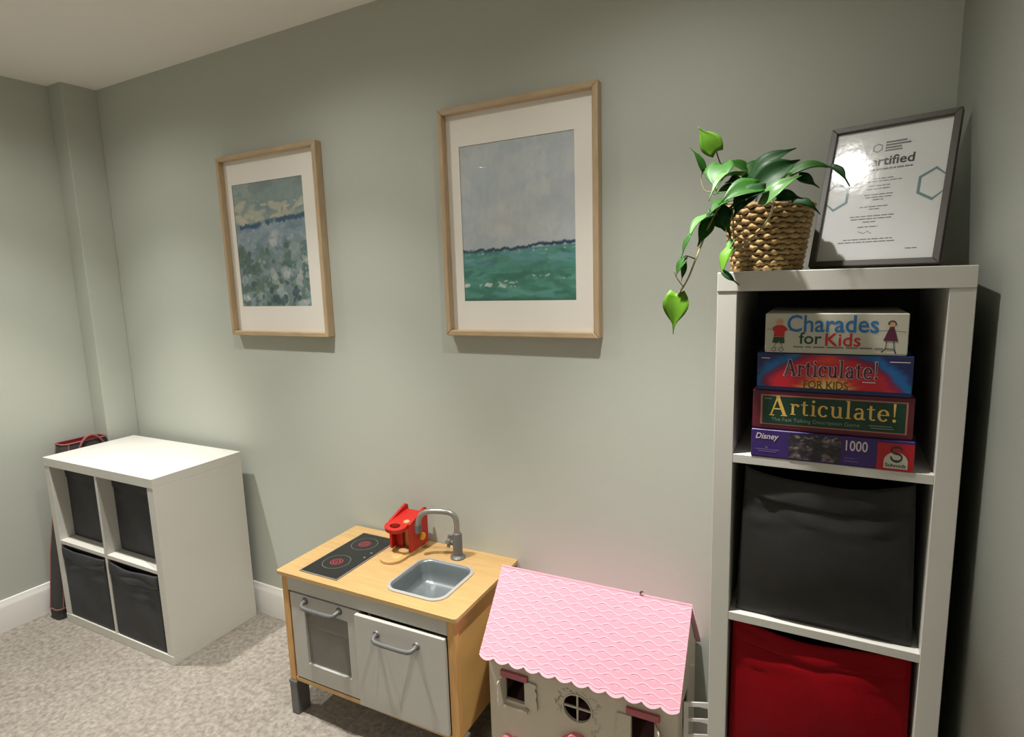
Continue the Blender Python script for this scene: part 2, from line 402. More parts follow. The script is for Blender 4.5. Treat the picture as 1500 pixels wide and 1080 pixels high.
def baseboard(name, p0, p1, nrm):
    p0, p1, n = Vector(p0), Vector(p1), Vector(nrm); v = []; f = []; k = len(BB)
    for p in (p0, p1):
        for o, z in BB: v.append(p + n * o + Vector((0, 0, z)))
    for i in range(k - 1): f.append((i, i + 1, k + i + 1, k + i))
    f += [tuple(range(k)), tuple(range(2 * k - 1, k - 1, -1)), (0, k, 2 * k - 1, k - 1)]
    return struct(MB().raw(v, f).build(name, M_TRIM, smooth=True, angle=20))
baseboard('baseboard_back', (XC, 0, 0), (xr(0), 0, 0), (0, -1, 0))
baseboard('baseboard_left', (XL, YF, 0), (XL, YC, 0), (1, 0, 0))
baseboard('baseboard_corner', (XL + .016, YC, 0), (XC + .016, YC, 0), (0, -1, 0))
baseboard('baseboard_right', (xr(-.02), -.02, 0), (xr(YF), YF, 0), (-1, 0, 0))
for i, (lx, ly, pw) in enumerate(DOWNLIGHTS):
    t = thing('ceiling_downlight', ['round white recessed ceiling downlight above the cube shelf', 'round white recessed ceiling downlight above the toy kitchen',
        'round white recessed ceiling downlight above the dolls house', 'added unseen fill lamp behind the viewer near the left wall',
        'added unseen fill lamp behind the viewer in mid room', 'added unseen fill lamp behind the viewer near the right wall'][i], 'light', (lx, ly, H_CEIL), 0, 'ceiling downlights')
    MB().lathe([(.030, -.001), (.030, -.004), (.036, -.007), (.043, -.004), (.044, -.0005)], 32).build('trim_ring', M_TRIM, t, True)
    MB().lathe([(.0005, -.002), (.030, -.002)], 32).build('lens', M_EMIT, t)

# ------------------------------------------------------------------ storage bins
def make_bin(name, label, loc, rz, w, d, h, m, seed, sag=0.02, hem=0.05, bulge=0.006, group='fabric storage bins', tuck=0.0):
    """open fabric box; front towards -y, base centre-front-left at the origin"""
    t = thing(name, label, 'bin', loc, rz, group)
    r = np.random.default_rng(seed); n = 28; ph = r.random(6) * 6
    def top(s):
        c = max(0.0, math.sin(PI * s)) ** 0.8
        return h - sag * c - 0.004 * math.sin(7 * s + ph[0]) * c
    def crease(s, q):
        e = 0.0
        for j in range(3):
            e += 0.5 * math.exp(-((q - (0.9 - .07 * j) + 0.10 * math.sin(3.1 * s + ph[j])) / 0.02) ** 2) * math.sin(PI * s + ph[j]) * .010
        e += .0035 * math.sin(9 * s + 5 * q + ph[3]) * math.sin(PI * q) ** .5
        return e
    def front(s, q, off=0.0):       # s across, q up
        e = min(1.0, 8 * s, 8 * (1 - s))
        y = -bulge * math.sin(PI * s) * math.sin(PI * min(1, q)) * 1.5 - crease(s, q) * e * sstep(0, .15, q) - off
        x = s * w + tuck * q * (1 - 2 * s)
        return (x, y, q * top(s))
    b = MB(); v = []; f = []
    for k in range(n + 1):
        for i in range(n + 1): v.append(front(i / n, k / n))
    for k in range(n):
        for i in range(n): a = k * (n + 1) + i; f.append((a, a + 1, a + n + 2, a + n + 1))
    b.raw(v, f)
    # sides, back, bottom, each with a real inner face
    def wall(p00, p10, p11, p01): b.raw([p00, p10, p11, p01], [(0, 1, 2, 3)])
    wall((0, 0, 0), (0, d, 0), (tuck, d, h), (tuck, 0, h)); wall((w, 0, 0), (w, d, 0), (w - tuck, d, h), (w - tuck, 0, h))
    wall((0, d, 0), (w, d, 0), (w - tuck, d, h), (tuck, d, h)); wall((0, 0, .001), (w, 0, .001), (w, d, .001), (0, d, .001))
    bmesh.ops.remove_doubles(b.bm, verts=b.bm.verts, dist=1e-5)
    o = b.build('fabric_box', m, t, True, 50)
    so = o.modifiers.new('cloth', 'SOLIDIFY'); so.thickness = 0.004; so.offset = 0
    # sewn hem along the front top edge
    b = MB(); v = []; f = []; hn = 8; st = h * 0 + hem
    for k in range(hn + 1):
        for i in range(n + 1):
            s = i / n; tz = top(s); q = 1 - (st / tz) * (1 - k / hn)
            x, y, z = front(s, q, .0035 + .002 * math.sin(PI * k / hn) + .0015 * math.sin(11 * s + ph[4]) * (k == 0))
            v.append((x * .996 + .002 * w, y, z + (.002 if k == hn else 0)))
    for k in range(hn):
        for i in range(n): a = k * (n + 1) + i; f.append((a, a + 1, a + n + 2, a + n + 1))
    o = b.raw(v, f).build('front_hem', m, t, True, 60)
    so = o.modifiers.new('cloth', 'SOLIDIFY'); so.thickness = 0.003; so.offset = 0
    return t

# ------------------------------------------------------------------ 2 x 2 cube shelf
T = .038
S2, RZ2 = .766, .0198
c2, s2 = math.cos(RZ2), math.sin(RZ2)
FL2 = Vector((-0.0466 - S2 * c2, -0.4289 - S2 * s2, 0))
cube = thing('cube_shelf', 'low white two-by-two cube shelf in the left corner beside the toy kitchen', 'shelf', FL2, RZ2)
D2 = .39
MB().box(0, S2, 0, D2, S2 - T, S2, .0012).build('top_panel', M_WHITE, cube)
MB().box(0, S2, 0, D2, 0, T, .0012).build('bottom_panel', M_WHITE, cube)
for x0 in (0, S2 - T): MB().box(x0, x0 + T, 0.0015, D2, T, S2 - T, .001).build('side_panel', M_WHITE, cube)
MB().box(S2 / 2 - .008, S2 / 2 + .008, .002, D2 - .002, T, S2 - T, .0006).build('divider', M_WHITE, cube)
for x0, x1 in ((T, S2 / 2 - .008), (S2 / 2 + .008, S2 - T)): MB().box(x0, x1, .003, D2 - .002, S2 / 2 - .008, S2 / 2 + .008, .0006).build('shelf_board', M_WHITE, cube)
def in2(x, y, z): return FL2 + Vector((x * c2 - y * s2, x * s2 + y * c2, z))
BW = .325
for nm, lb, x, y, z, sd, sg in (('storage_bin', 'charcoal fabric storage bin pushed back in the upper left cubby of the low shelf', T + .004, .062, S2 / 2 + .0112, 1, .0),
                        ('storage_bin', 'charcoal fabric storage bin pushed back in the upper right cubby of the low shelf', S2 / 2 + .012, .062, S2 / 2 + .0112, 2, .0),
                        ('storage_bin', 'charcoal fabric storage bin in the lower left cubby of the low shelf', T + .003, .007, T + .003, 3, .012),
                        ('storage_bin', 'charcoal fabric storage bin in the lower right cubby with a creased rim', S2 / 2 + .011, .007, T + .003, 4, .014)):
    make_bin(nm, lb, in2(x, y, z), RZ2, BW, .315, .322 if sg else .326, M_BIN, sd, sg, .055, .003)

# ------------------------------------------------------------------ tall shelf
XT, YT, WT, HT, DT = 1.9653, -.3995, .42, 1.47, .385
tall = thing('tall_shelf', 'tall narrow white four-cube shelf in the right corner', 'shelf', (XT, YT, 0))
MB().box(0, WT, 0, DT, HT - T, HT, .0012).build('top_panel', M_WHITE, tall)
MB().box(0, WT, 0, DT, 0, T, .0012).build('bottom_panel', M_WHITE, tall)
for x0 in (0, WT - T): MB().box(x0, x0 + T, .0015, DT, T, HT - T, .001).build('side_panel', M_WHITE, tall)
def zsh(i): return HT - T - .335 * i - .0182 * (i - 1)
for i in (1, 2, 3): MB().box(T, WT - T, .002, DT - .002, zsh(i) - .0182, zsh(i), .0006).build('shelf_board', M_WHITE, tall)
MB().box(T, WT - T, DT - .006, DT - .001, T, HT - T).build('back_shade_sheet', M_BACK, tall)['label'] = 'dark sheet added as the shade at the shelf back'  # sheet added to darken the open back, where the wall lies in shade
make_bin('storage_bin', 'large charcoal fabric storage bin below the stack of games in the tall shelf', (XT + T + .013, YT + .020, zsh(2) + .003), 0, .318, .35, .322, M_BIN_SHADED, 8, .026, .05, .015, 'fabric storage bins', .012)
make_bin('storage_bin', 'bright red fabric storage bin in the tall shelf', (XT + T + .006, YT + .020, zsh(3) + .003), 0, .3305, .35, .329, M_RED, 9, .018, .045, .013, 'fabric storage bins', .003)

# ------------------------------------------------------------------ board games
def game_box(name, label, x0, x1, z0, z1, y0, d, m, rz=0.0):
    w, h = x1 - x0, z1 - z0
    t = thing(name, label, 'board game', (x0, y0, z0), rz, 'stacked board games')
    lid = h * .0
    MB().box(.001, w - .001, .001, d - .001, 0, h * .3, .0008).build('tray', m, t)
    MB().box(0, w, 0, d, h * .03, h - .0004, .0012).build('lid', m, t)
    return t, w, h
ZS = zsh(1) + .0003
GD = .27
# jigsaw
g, w, h = game_box('puzzle_box', 'purple and red jigsaw puzzle box at the bottom of the game stack', 2.038, 2.3155, ZS, 1.1555, -.3985, GD, M_PURPLE)
def frac(u0, u1, v0, v1, w, h): return (u0 * w, u1 * w, h * (1 - v1), h * (1 - v0))
nx, ny = 90, 50
n1, n2, n3 = vnoise(nx, ny, 6, 4, 3), vnoise(nx, ny, 10, 8, 4), vnoise(nx, ny, 3, 3, 5)
img = mixc(np.array((38, 36, 44.)) + np.zeros((ny, nx, 3)), np.array((128, 112, 112.)), sstep(.45, .8, n1))
img = mixc(img, np.array((176, 150, 140.)), sstep(.62, .8, n2) * .8); img = mixc(img, np.array((24, 22, 26.)), sstep(.5, .7, n3) * .7)
a, b_, c_, d_ = frac(.25, .575, .08, .94, w, h); print_grid('picture_print', img, a, b_, c_, d_, -.0006, M_PRINT, g)
flat_part('red_panel', [(rect(*frac(.79, .998, .10, .99, w, h)), [(0, 1, 2, 3)])], M_BOXRED, g, -.0005)
a, b_, c_, d_ = frac(.83, .965, .38, .92, w, h)
arch = [(a, c_), (b_, c_)] + [((a + b_) / 2 + (b_ - a) / 2 * math.cos(PI * k / 16), c_ + (d_ - c_) * .4 + (d_ - c_) * .6 * math.sin(PI * k / 16)) for k in range(17)]
flat_part('white_arch', [(arch, [tuple(range(len(arch)))])], M_BOXWHITE, g, -.0008)
Sg = [arc_(.5, .72, .3, .2, 10, 180, .1, .16), arc_(.5, .72, .3, .2, 180, 270, .1, .16), arc_(.5, .28, .3, .24, -190, 90, .1, .16)]
Sg = (sum([list(map(tuple, q[0])) for q in Sg], []), [tuple(i + o for i in f) for q, o in zip(Sg, np.cumsum([0] + [len(q[0]) for q in Sg])) for f in q[1]])
flat_part('letter_logo', [fit_geo(Sg, *frac(.865, .935, .17, .72, w, h))], M_INKD, g, -.0011)
flat_part('maker_lettering', [fit_geo(text_geo('Schmidt', bold=.02), *frac(.838, .957, .755, .87, w, h))], M_INKD, g, -.0011)
flat_part('piece_count', [fit_geo(text_geo('1000', bold=.01), *frac(.605, .735, .13, .48, w, h))], M_MAUVE, g, -.0006)
flat_part('small_print', [fit_geo(text_geo('pieces', bold=.01), *frac(.6, .66, .69, .77, w, h)),
    (rect(*frac(.6, .68, .82, .845, w, h)), [(0, 1, 2, 3)]), (rect(*frac(.03, .19, .69, .715, w, h)), [(0, 1, 2, 3)]), (rect(*frac(.05, .17, .76, .785, w, h)), [(0, 1, 2, 3)]),
    dot_(.105 * w, h * .37, .002)], mat('faint_print', rgb(116, 96, 150), .6), g, -.0006)
flat_part('title_lettering', [fit_geo(text_geo('Disney', shear=.25, bold=.015), *frac(.03, .185, .13, .40, w, h))], M_MAUVE, g, -.0006)
# green game
g, w, h = game_box('board_game_box', 'maroon and green word game box with gold lettering, second from bottom', 2.0385, 2.3110, 1.156, 1.2355, -.3955, GD, M_BOXMAR, .004)
flat_part('front_border', [(rect(*frac(.055, .965, .11, .875, w, h)), [(0, 1, 2, 3)])], M_BOXLINE, g, -.0005)
flat_part('front_panel', [(rect(*frac(.068, .953, .145, .845, w, h)), [(0, 1, 2, 3)])], M_BOXGREEN, g, -.0008)
flat_part('title_initial', [fit_geo(serif_geo('A'), *frac(.115, .235, .12, .64, w, h))], M_GOLD, g, -.0011)
flat_part('title_lettering', [fit_geo(serif_geo('rticulate!'), *frac(.255, .90, .155, .60, w, h))], M_GOLD, g, -.0011)
flat_part('small_print', [fit_geo(text_geo('The Fast Talking Description Game'), *frac(.13, .69, .68, .80, w, h)),
    (rect(*frac(.745, .88, .70, .72, w, h)), [(0, 1, 2, 3)]), (rect(*frac(.755, .89, .755, .775, w, h)), [(0, 1, 2, 3)]), (rect(*frac(.08, .13, .20, .22, w, h)), [(0, 1, 2, 3)])], mat('print_sage', rgb(120, 138, 118), .6), g, -.0011)
# rainbow game
g, w, h = game_box('board_game_box', 'blue, red and yellow word game box, third up the game stack', 2.0445, 2.3045, 1.236, 1.3115, -.3965, .262, mat('box_navy', rgb(24, 44, 96), .4), -.004)
nx, ny = 130, 50
ss, tt = np.meshgrid(np.linspace(0, 1, nx), np.linspace(0, 1, ny))
n1, n2 = vnoise(nx, ny, 8, 4, 21), vnoise(nx, ny, 20, 10, 22)
rad = np.sqrt(((ss - .48) / .46) ** 2 + ((tt - 1.15) / 1.22) ** 2) + (n1 - .5) * .16; ang = np.arctan2(1.1 - tt, (ss - .48) * 2.6); ray = .5 + .5 * np.sin(ang * 23 + n1 * 4)
img = mixc(np.array((236, 214, 120.)) + np.zeros((ny, nx, 3)), np.array((226, 120, 60.)), sstep(.2, .5, rad + .1 * ray)); img = mixc(img, np.array((196, 26, 44.)), sstep(.38, .62, rad + .06 * ray))
img = mixc(img, np.array((130, 18, 62.)), sstep(.8, .93, rad)); img = mixc(img, np.array((20, 92, 152.)), sstep(.93, 1.02, rad)); img = mixc(img, np.array((22, 34, 84.)), sstep(1.1, 1.28, rad + n2 * .1))
img = mixc(img, np.array((228, 70, 40.)), sstep(.16, 0, np.hypot((ss - .48) / 1., (tt - .12) / 1.6)) * .9)
print_grid('front_print', img, .0015, w - .0015, h * .11, h - .002, -.0006, M_PRINT, g)
def dense(g_, dx, dy): return [(p[0] + dx, p[1] + dy) for p in g_[0]], g_[1]
ag = fit_geo(serif_geo('Articulate!'), *frac(.19, .79, .15, .60, w, h))
flat_part('title_outline', [dense(ag, -.0012, .0006), dense(ag, .0012, .0006), dense(ag, 0, -.0012), dense(ag, -.001, -.001)], M_MAUVE, g, -.0009)
flat_part('title_lettering', [dense(ag, .0006, -.0002)], M_PLUM, g, -.0012)
flat_part('subtitle_lettering', [fit_geo(text_geo('FOR KIDS', bold=.02), *frac(.325, .615, .69, .90, w, h))], M_GOLDD, g, -.0009)
flat_part('small_print', [(rect(*frac(.70, .78, .66, .685, w, h)), [(0, 1, 2, 3)]), (rect(*frac(.86, .98, .14, .16, w, h)), [(0, 1, 2, 3)]), (rect(*frac(.03, .09, .14, .16, w, h)), [(0, 1, 2, 3)])], M_MAUVE, g, -.0009)
# charades
g, w, h = game_box('board_game_box', 'white charades game box with blue lettering on top of the game stack', 2.0575, 2.2935, 1.312, 1.3885, -.3985, .22, M_BOXWHITE, .003)
flat_part('title_lettering', [fit_geo(text_geo('Charades', bold=.012), *frac(.165, .805, .04, .47, w, h))], M_BLUE, g, -.0005)
flat_part('word_lettering', [fit_geo(text_geo('for', bold=.012), *frac(.255, .42, .47, .77, w, h))], M_GREEN, g, -.0005)
flat_part('word_lettering', [fit_geo(text_geo('Kids', bold=.012), *frac(.445, .69, .49, .81, w, h))], M_LRED, g, -.0005)['label'] = 'red word lettering'
x = .215; gs = []
for wd in (.075, .04, .085, .12, .08, .085, .055, .05):
    gs.append((rect(*frac(x, x + wd, .825, .862, w, h)), [(0, 1, 2, 3)])); x += wd + .018 - .004
flat_part('small_print', gs, M_INK, g, -.0005)
def P_(u, v): return (u * w, h * (1 - v))
flat_part('boy_figure', [([P_(.055, .36), P_(.085, .30), P_(.135, .30), P_(.165, .38), P_(.158, .46), P_(.148, .45), P_(.146, .6), P_(.066, .59), P_(.068, .46), P_(.058, .45)], [tuple(range(10))])], M_LRED, g, -.0005)
flat_part('figure_shorts', [([P_(.066, .6), P_(.146, .61), P_(.148, .76), P_(.112, .76), P_(.108, .70), P_(.10, .76), P_(.056, .75)], [tuple(range(7))])], M_GREEN, g, -.0007)
flat_part('figure_heads', [dot_(.108 * w, h * .78, .0065), dot_(.892 * w, h * .75, .005)], M_SKIN, g, -.0005)
flat_part('figure_dress', [([P_(.878, .32), P_(.905, .32), P_(.935, .66), P_(.838, .65)], [(0, 1, 2, 3)])], M_PLUM, g, -.0006)
lines = []
for u0, v0, u1, v1, wd in ((.01, .42, .06, .40, .0008), (.16, .42, .2, .41, .0008), (.80, .42, .88, .41, .0008), (.905, .41, .985, .44, .0008), (.08, .76, .075, .86, .0009), (.122, .76, .13, .86, .0009),
                           (.862, .66, .855, .84, .0012), (.908, .66, .91, .84, .0012), (.855, .84, .83, .93, .0022), (.91, .84, .925, .95, .0022)):
    lines.append(seg_(u0 * w, h * (1 - v0), u1 * w, h * (1 - v1), wd))
for u, v in ((.07, .92), (.125, .92)): lines.append(arc_(u * w, h * (1 - v), .0042, .0035, 0, 360, .0009, .0009))
lines.append(arc_(.892 * w, h * .755, .0055, .005, -20, 200, .002, .002))
flat_part('figure_lines', lines, M_INKD, g, -.0008)

# ------------------------------------------------------------------ framed pictures
def picture(name, label, x0, x1, z0, z1, art, img):
    t = thing(name, label, 'picture', ((x0 + x1) / 2, 0, z0)); w, h = x1 - x0, z1 - z0; hw = w / 2; fw = .018; D = .034
    for a, b in ((-hw, -hw + fw), (hw - fw, hw)):
        sgn = -1 if a < 0 else 1
        v = [(sgn * hw, 0), (sgn * hw, h), (sgn * (hw - fw), h - fw), (sgn * (hw - fw), fw)]
        MB().prism([v], D, XZ).build('frame_stile', M_OAK, t, bevel=.003)
    for zz in (0, h):
        k = fw if zz == 0 else h - fw
        MB().prism([[(-hw, zz), (hw, zz), (hw - fw, k), (-hw + fw, k)]], D, XZ).build('frame_rail', M_OAKH, t, bevel=.003)
    ax0, ax1, az0, az1 = art[0] - (x0 + x1) / 2, art[1] - (x0 + x1) / 2, art[2] - z0, art[3] - z0
    MB().prism([rect(-hw + fw - .002, hw - fw + .002, fw - .002, h - fw + .002), rect(ax0, ax1, az0, az1)], .0018, Matrix.Translation((0, -.0085, 0)) @ XZ).build('mount', M_MAT, t)
    MB().box(-hw + fw - .002, hw - fw + .002, -.0065, -.0005, fw - .002, h - fw + .002).build('backing_board', M_OAKH, t)
    print_grid('art_print', img, ax0 - .004, ax1 + .004, az0 - .004, az1 + .004, -.0078, M_PAINT, t)
    MB().box(-hw + fw - .001, hw - fw + .001, -.0225, -.0210, fw - .001, h - fw + .001).build('glass', M_GLASS, t)
nx, ny = 170, 212
ss, tt = np.meshgrid(np.linspace(0, 1, nx), np.linspace(0, 1, ny)); Z3 = np.zeros((ny, nx, 3))
A = lambda *c: np.array(c, float)
def dabs(img, n, pal, smin, smax, tmin, tmax, seed, ratio=2.5, alpha=.75, tilt=.5, wgt=None):
    """loose overlapping brush dabs"""
    r = np.random.default_rng(seed)
    for _ in range(n):
        cs, ct = r.random(), tmin + (tmax - tmin) * r.random(); z = smin + (smax - smin) * r.random() ** 2; a = r.normal(0, tilt)
        u = (ss - cs) * math.cos(a) + (tt - ct) * 1.25 * math.sin(a); v_ = -(ss - cs) * math.sin(a) + (tt - ct) * 1.25 * math.cos(a)
        q = (u / z) ** 2 + (v_ / z * ratio) ** 2 + 2.0 * (RG - .5)
        if wgt is not None and r.random() > wgt(cs, ct): continue
        img = mixc(img, A(*pal[r.integers(len(pal))]) + r.normal(0, 5), alpha * sstep(1.0, .55, q))
    return img
RG = vnoise(nx, ny, 22, 26, 77, 4)
n2, n4 = vnoise(nx, ny, 9, 5, 32), vnoise(nx, ny, 30, 36, 34)
imL = dabs(A(142, 160, 158) + Z3, 70, [(136, 156, 154), (150, 166, 162), (128, 148, 150), (160, 172, 166)], .08, .22, 0, .36, 1, 3, .6, .25)
imL = dabs(imL, 34, [(206, 200, 176), (196, 190, 164), (184, 184, 166)], .05, .16, .17, .31, 2, 3, .7, .25, lambda a, b: 1.1 - a)
imL = dabs(imL, 9, [(208, 206, 186)], .03, .07, .16, .22, 12, 4, .7, .3, lambda a, b: a)
hor = .355 - .06 * ss + (n2 - .5) * .035
sea = dabs(A(140, 160, 170) + Z3, 90, [(158, 174, 186), (136, 158, 172), (112, 140, 152), (170, 182, 190)], .06, .18, .3, .6, 3, 3, .6, .3)
sea = dabs(sea, 130, [(108, 134, 134), (96, 124, 120), (124, 146, 148), (88, 116, 106), (140, 158, 158)], .04, .14, .5, 1.0, 4, 1.7, .6, .8)
sea = dabs(sea, 60, [(82, 108, 96), (98, 122, 106), (72, 98, 98)], .03, .11, .52, 1.0, 5, 1.5, .6, .9, lambda a, b: 1 - .7 * a)
sea = dabs(sea, 90, [(206, 210, 210), (190, 198, 202), (218, 216, 208), (176, 188, 196)], .02, .09, .42, 1.0, 6, 1.5, .5, .9, lambda a, b: .15 + .9 * a)
sea = dabs(sea, 26, [(66, 92, 96), (58, 84, 92)], .03, .09, .78, .96, 7, 1.5, .7, .8, lambda a, b: 1.0 if .4 < a < .85 else .1)
imL = mixc(imL, sea, sstep(0, .012, tt - hor))
imL = mixc(imL, A(60, 92, 122), sstep(.026, .008, np.abs(tt - hor - .002 + .035 * (n4 - .5))) * sstep(.25, .5, n2 + .25 * ss)) + ((n4 - .5) * 16)[..., None]
n1, n2, n3, n4 = vnoise(nx, ny, 3, 3, 41), vnoise(nx, ny, 5, 9, 42, 4), vnoise(nx, ny, 6, 22, 43, 4), vnoise(nx, ny, 30, 14, 44)
imR = dabs(A(186, 195, 200) + Z3, 120, [(178, 190, 198), (190, 198, 202), (198, 203, 204), (182, 192, 198)], .10, .30, 0, .68, 21, 2.0, .4, .5)
imR = dabs(imR, 70, [(210, 212, 210), (204, 206, 206), (214, 212, 208)], .06, .24, .1, .66, 22, 2.2, .22, .6, lambda a, b: .15 + .5 * a + .5 * b)
hor = .672 - .02 * ss
sea = dabs(A(78, 150, 138) + Z3, 120, [(84, 156, 142), (66, 136, 118), (96, 164, 152), (58, 124, 106)], .05, .2, .66, 1.0, 23, 5, .6, .12)
sea = dabs(sea, 40, [(110, 164, 178), (126, 178, 184), (92, 150, 164)], .04, .14, .67, .76, 24, 5, .6, .12, lambda a, b: .2 + .8 * a)
sea = dabs(sea, 30, [(48, 112, 90), (56, 122, 98)], .05, .16, .82, 1.0, 25, 4, .6, .15)
sea = dabs(sea, 26, [(222, 232, 226), (198, 218, 210)], .012, .05, .865, .905, 26, 3, .85, .2, lambda a, b: 1.0 if a < .5 else 0)
sea = dabs(sea, 10, [(200, 218, 212)], .012, .04, .83, .86, 27, 3.5, .8, .3, lambda a, b: 1.0 if a > .6 else 0)
sea = mixc(sea, A(34, 88, 68), sstep(.965, .99, tt + .02 * (n4 - .5)) * .7)
imR = mixc(imR, sea, sstep(0, .01, tt - hor)); imR = mixc(imR, A(44, 68, 92), sstep(.014, .003, np.abs(tt - hor + .010 * sstep(.5, .7, ss) + .03 * (n4 - .5))) * sstep(.36, .52, n3 + .15 * ss))
imR = mixc(imR, A(214, 226, 230), sstep(.55, .7, n4) * sstep(.012, 0, np.abs(tt - hor - .022)) * .8) + ((n4 - .5) * 10)[..., None]
imL = imL * .98; imR[(tt > hor)] = imR[(tt > hor)] * .9 + 14
picture('framed_picture', 'oak-framed seascape print with rough blue-grey waves, nearer the corner pier', -.036, .514, 1.272, 1.984, (.0195, .414, 1.3895, 1.874), imL)
picture('framed_picture', 'oak-framed seascape print with pale sky over flat green sea, above the toy kitchen', 1.048, 1.582, 1.290, 2.000, (1.111, 1.5025, 1.402, 1.8855), imR)

# ------------------------------------------------------------------ framed certificate on the tall shelf
CW, CH, CD = .2406, .3266, .016
cert = thing('certificate_frame', 'dark framed certificate leaning back beside the plant on the tall shelf', 'picture frame', (2.1198, -.170, HT + .0062))
cert.rotation_euler = (Matrix.Rotation(-.3108, 4, 'Z') @ Matrix.Rotation(-.3517, 4, 'X')).to_euler()
bw = .0125
for sg in (0, 1):
    x0, x1 = (0, bw) if sg == 0 else (CW, CW - bw)
    MB().prism([[(x0, 0), (x0, CH), (x1, CH - bw), (x1, bw)]], CD, XZ @ Matrix.Translation((0, 0, -CD))).build('frame_stile', M_DFRAME, cert, bevel=.0012)
    z0, z1 = (0, bw) if sg == 0 else (CH, CH - bw)
    MB().prism([[(0, z0), (CW, z0), (CW - bw, z1), (bw, z1)]], CD, XZ @ Matrix.Translation((0, 0, -CD))).build('frame_rail', M_DFRAME, cert, bevel=.0012)
YP = CD - .007
MB().box(bw - .002, CW - bw + .002, YP, CD - .001, bw - .002, CH - bw + .002).build('paper', M_PAPER, cert)
MB().box(bw - .001, CW - bw + .001, .0055, .0068, bw - .001, CH - bw + .001).build('glass', M_CGLASS, cert)
MB().raw([(x, y, z) for x0, x1, y, z in ((.09, .15, CD + .001, .21), (.072, .168, .095, .037)) for x, y in ((x0, y), (x1, y), (x1, y + .003), (x0, y + .003))],
    [(0, 1, 2, 3), (4, 5, 6, 7), (0, 1, 5, 4), (1, 2, 6, 5), (2, 3, 7, 6), (3, 0, 4, 7)]).build('easel_leg', M_DFRAME, cert)
yp = YP - .0004
def hexo(cx, cz, rx, rz_, wd, clip):
    v = []; f = []
    for k in range(7):
        a = math.radians(90 + 60 * k); 
        v += [(min(max(cx + rx * math.cos(a), clip[0]), clip[1]), cz + rz_ * math.sin(a)), (min(max(cx + (rx - wd) * math.cos(a), clip[0]), clip[1]), cz + (rz_ - wd) * math.sin(a))]
        if k: f.append((2 * k - 2, 2 * k, 2 * k + 1, 2 * k - 1))
    return v, f
cl = (bw, CW - bw)
flat_part('hexagon_motif', [hexo(.0285, .1645, .031, .0345, .006, cl)], M_TEAL, cert, yp); flat_part('hexagon_motif', [hexo(.2105, .172, .033, .0365, .006, cl)], M_TEAL, cert, yp)
flat_part('emblem', [hexo(.0975, .268, .0105, .0105, .0022, cl)], M_INK, cert, yp)
flat_part('title_lettering', [fit_geo(text_geo('Certified', bold=.018), .068, .169, .2265, .2475)], M_INKD, cert, yp)
gs = []
for z0, u0, u1, th in ((.277, .112, .150, .0035), (.2705, .112, .158, .0035), (.264, .112, .142, .0035), (.258, .112, .144, .003)): gs.append((rect(u0, u1, z0, z0 + th), [(0, 1, 2, 3)]))
flat_part('emblem_lettering', gs, M_INK, cert, yp)
gs = []
r_ = random.Random(3)
for z0, u0, u1 in ((.2165, .070, .168), (.196, .098, .136), (.190, .086, .152), (.180, .092, .132), (.173, .090, .134), (.160, .086, .140), (.154, .090, .138), (.148, .104, .124), (.133, .082, .134), (.1275, .1, .12),
                   (.112, .066, .148), (.106, .068, .144), (.099, .092, .116), (.088, .084, .122), (.060, .060, .152), (.054, .050, .158), (.036, .178, .198)):
    x = u0
    while x < u1:
        e = min(u1, x + r_.uniform(.005, .014)); th = .0032 if z0 > .21 else .0019
        gs.append((rect(x, e, z0, z0 + th), [(0, 1, 2, 3)])); x = e + .0018
gs.append(seg_(.086, .079, .097, .074, .0012)); gs.append(seg_(.097, .074, .104, .079, .0010)); gs.append(seg_(.104, .079, .112, .073, .0010))
flat_part('text_lines', gs, M_INK, cert, yp)

# ------------------------------------------------------------------ toy kitchen
KO, KR = Vector((.5696, -.4076, 0)), .0202
KZ, KW, KD = .5287, .7127, .396
kit = thing('toy_kitchen', 'wooden toy kitchen with white doors, black hob and grey sink', 'toy kitchen', KO, KR)
sk = (.417, .615, .062, .268)       # sink opening
TT = .0125
MB().prism([rrect(0, KW, 0, KD, .012), rrect(*sk, .038)], TT, Matrix.Translation((0, 0, KZ - TT))).build('worktop', M_WOOD, kit, bevel=.002)
ZB = .128
PX = ((.014, .040), (.674, .700))
for x0, x1 in PX:
    MB().box(x0, x1, .010, .034, ZB, KZ - TT, .0015).build('front_post', M_WOODV, kit)
    MB().box(x0, x1, .360, .384, ZB, KZ - TT, .0015).build('rear_post', M_WOODV, kit)
    MB().box(x0 + .004, x1 - .004, .034, .360, ZB, KZ - TT, .0008).build('side_panel', M_PLY, kit)
MB().box(.040, .674, .010, .030, .464, KZ - TT, .001).build('front_rail', M_DOOR, kit)
MB().box(.040, .674, .366, .382, .44, KZ - TT, .001).build('rear_rail', M_PLY, kit)
MB().box(.040, .674, .012, .382, ZB, ZB + .014, .001).build('bottom_board', M_WOOD, kit)
MB().box(.352, .362, .045, .366, ZB + .014, .47).build('partition', M_DOOR, kit)
MB().box(.040, .352, .060, .366, .308, .316, .0008).build('oven_shelf', M_DOOR, kit)
for x0, x1 in ((.010, .044), (.670, .704)):
    for y0, y1 in ((.006, .062), (.332, .388)):
        b = MB(); b.box(x0, x1, y0, y1, 0, ZB - .006, .003); b.box(x0 - .0015, x1 + .0015, y0 - .0015, y1 + .0015, ZB - .012, ZB - .0005, .002)
        b.build('leg', M_GREYPL, kit)
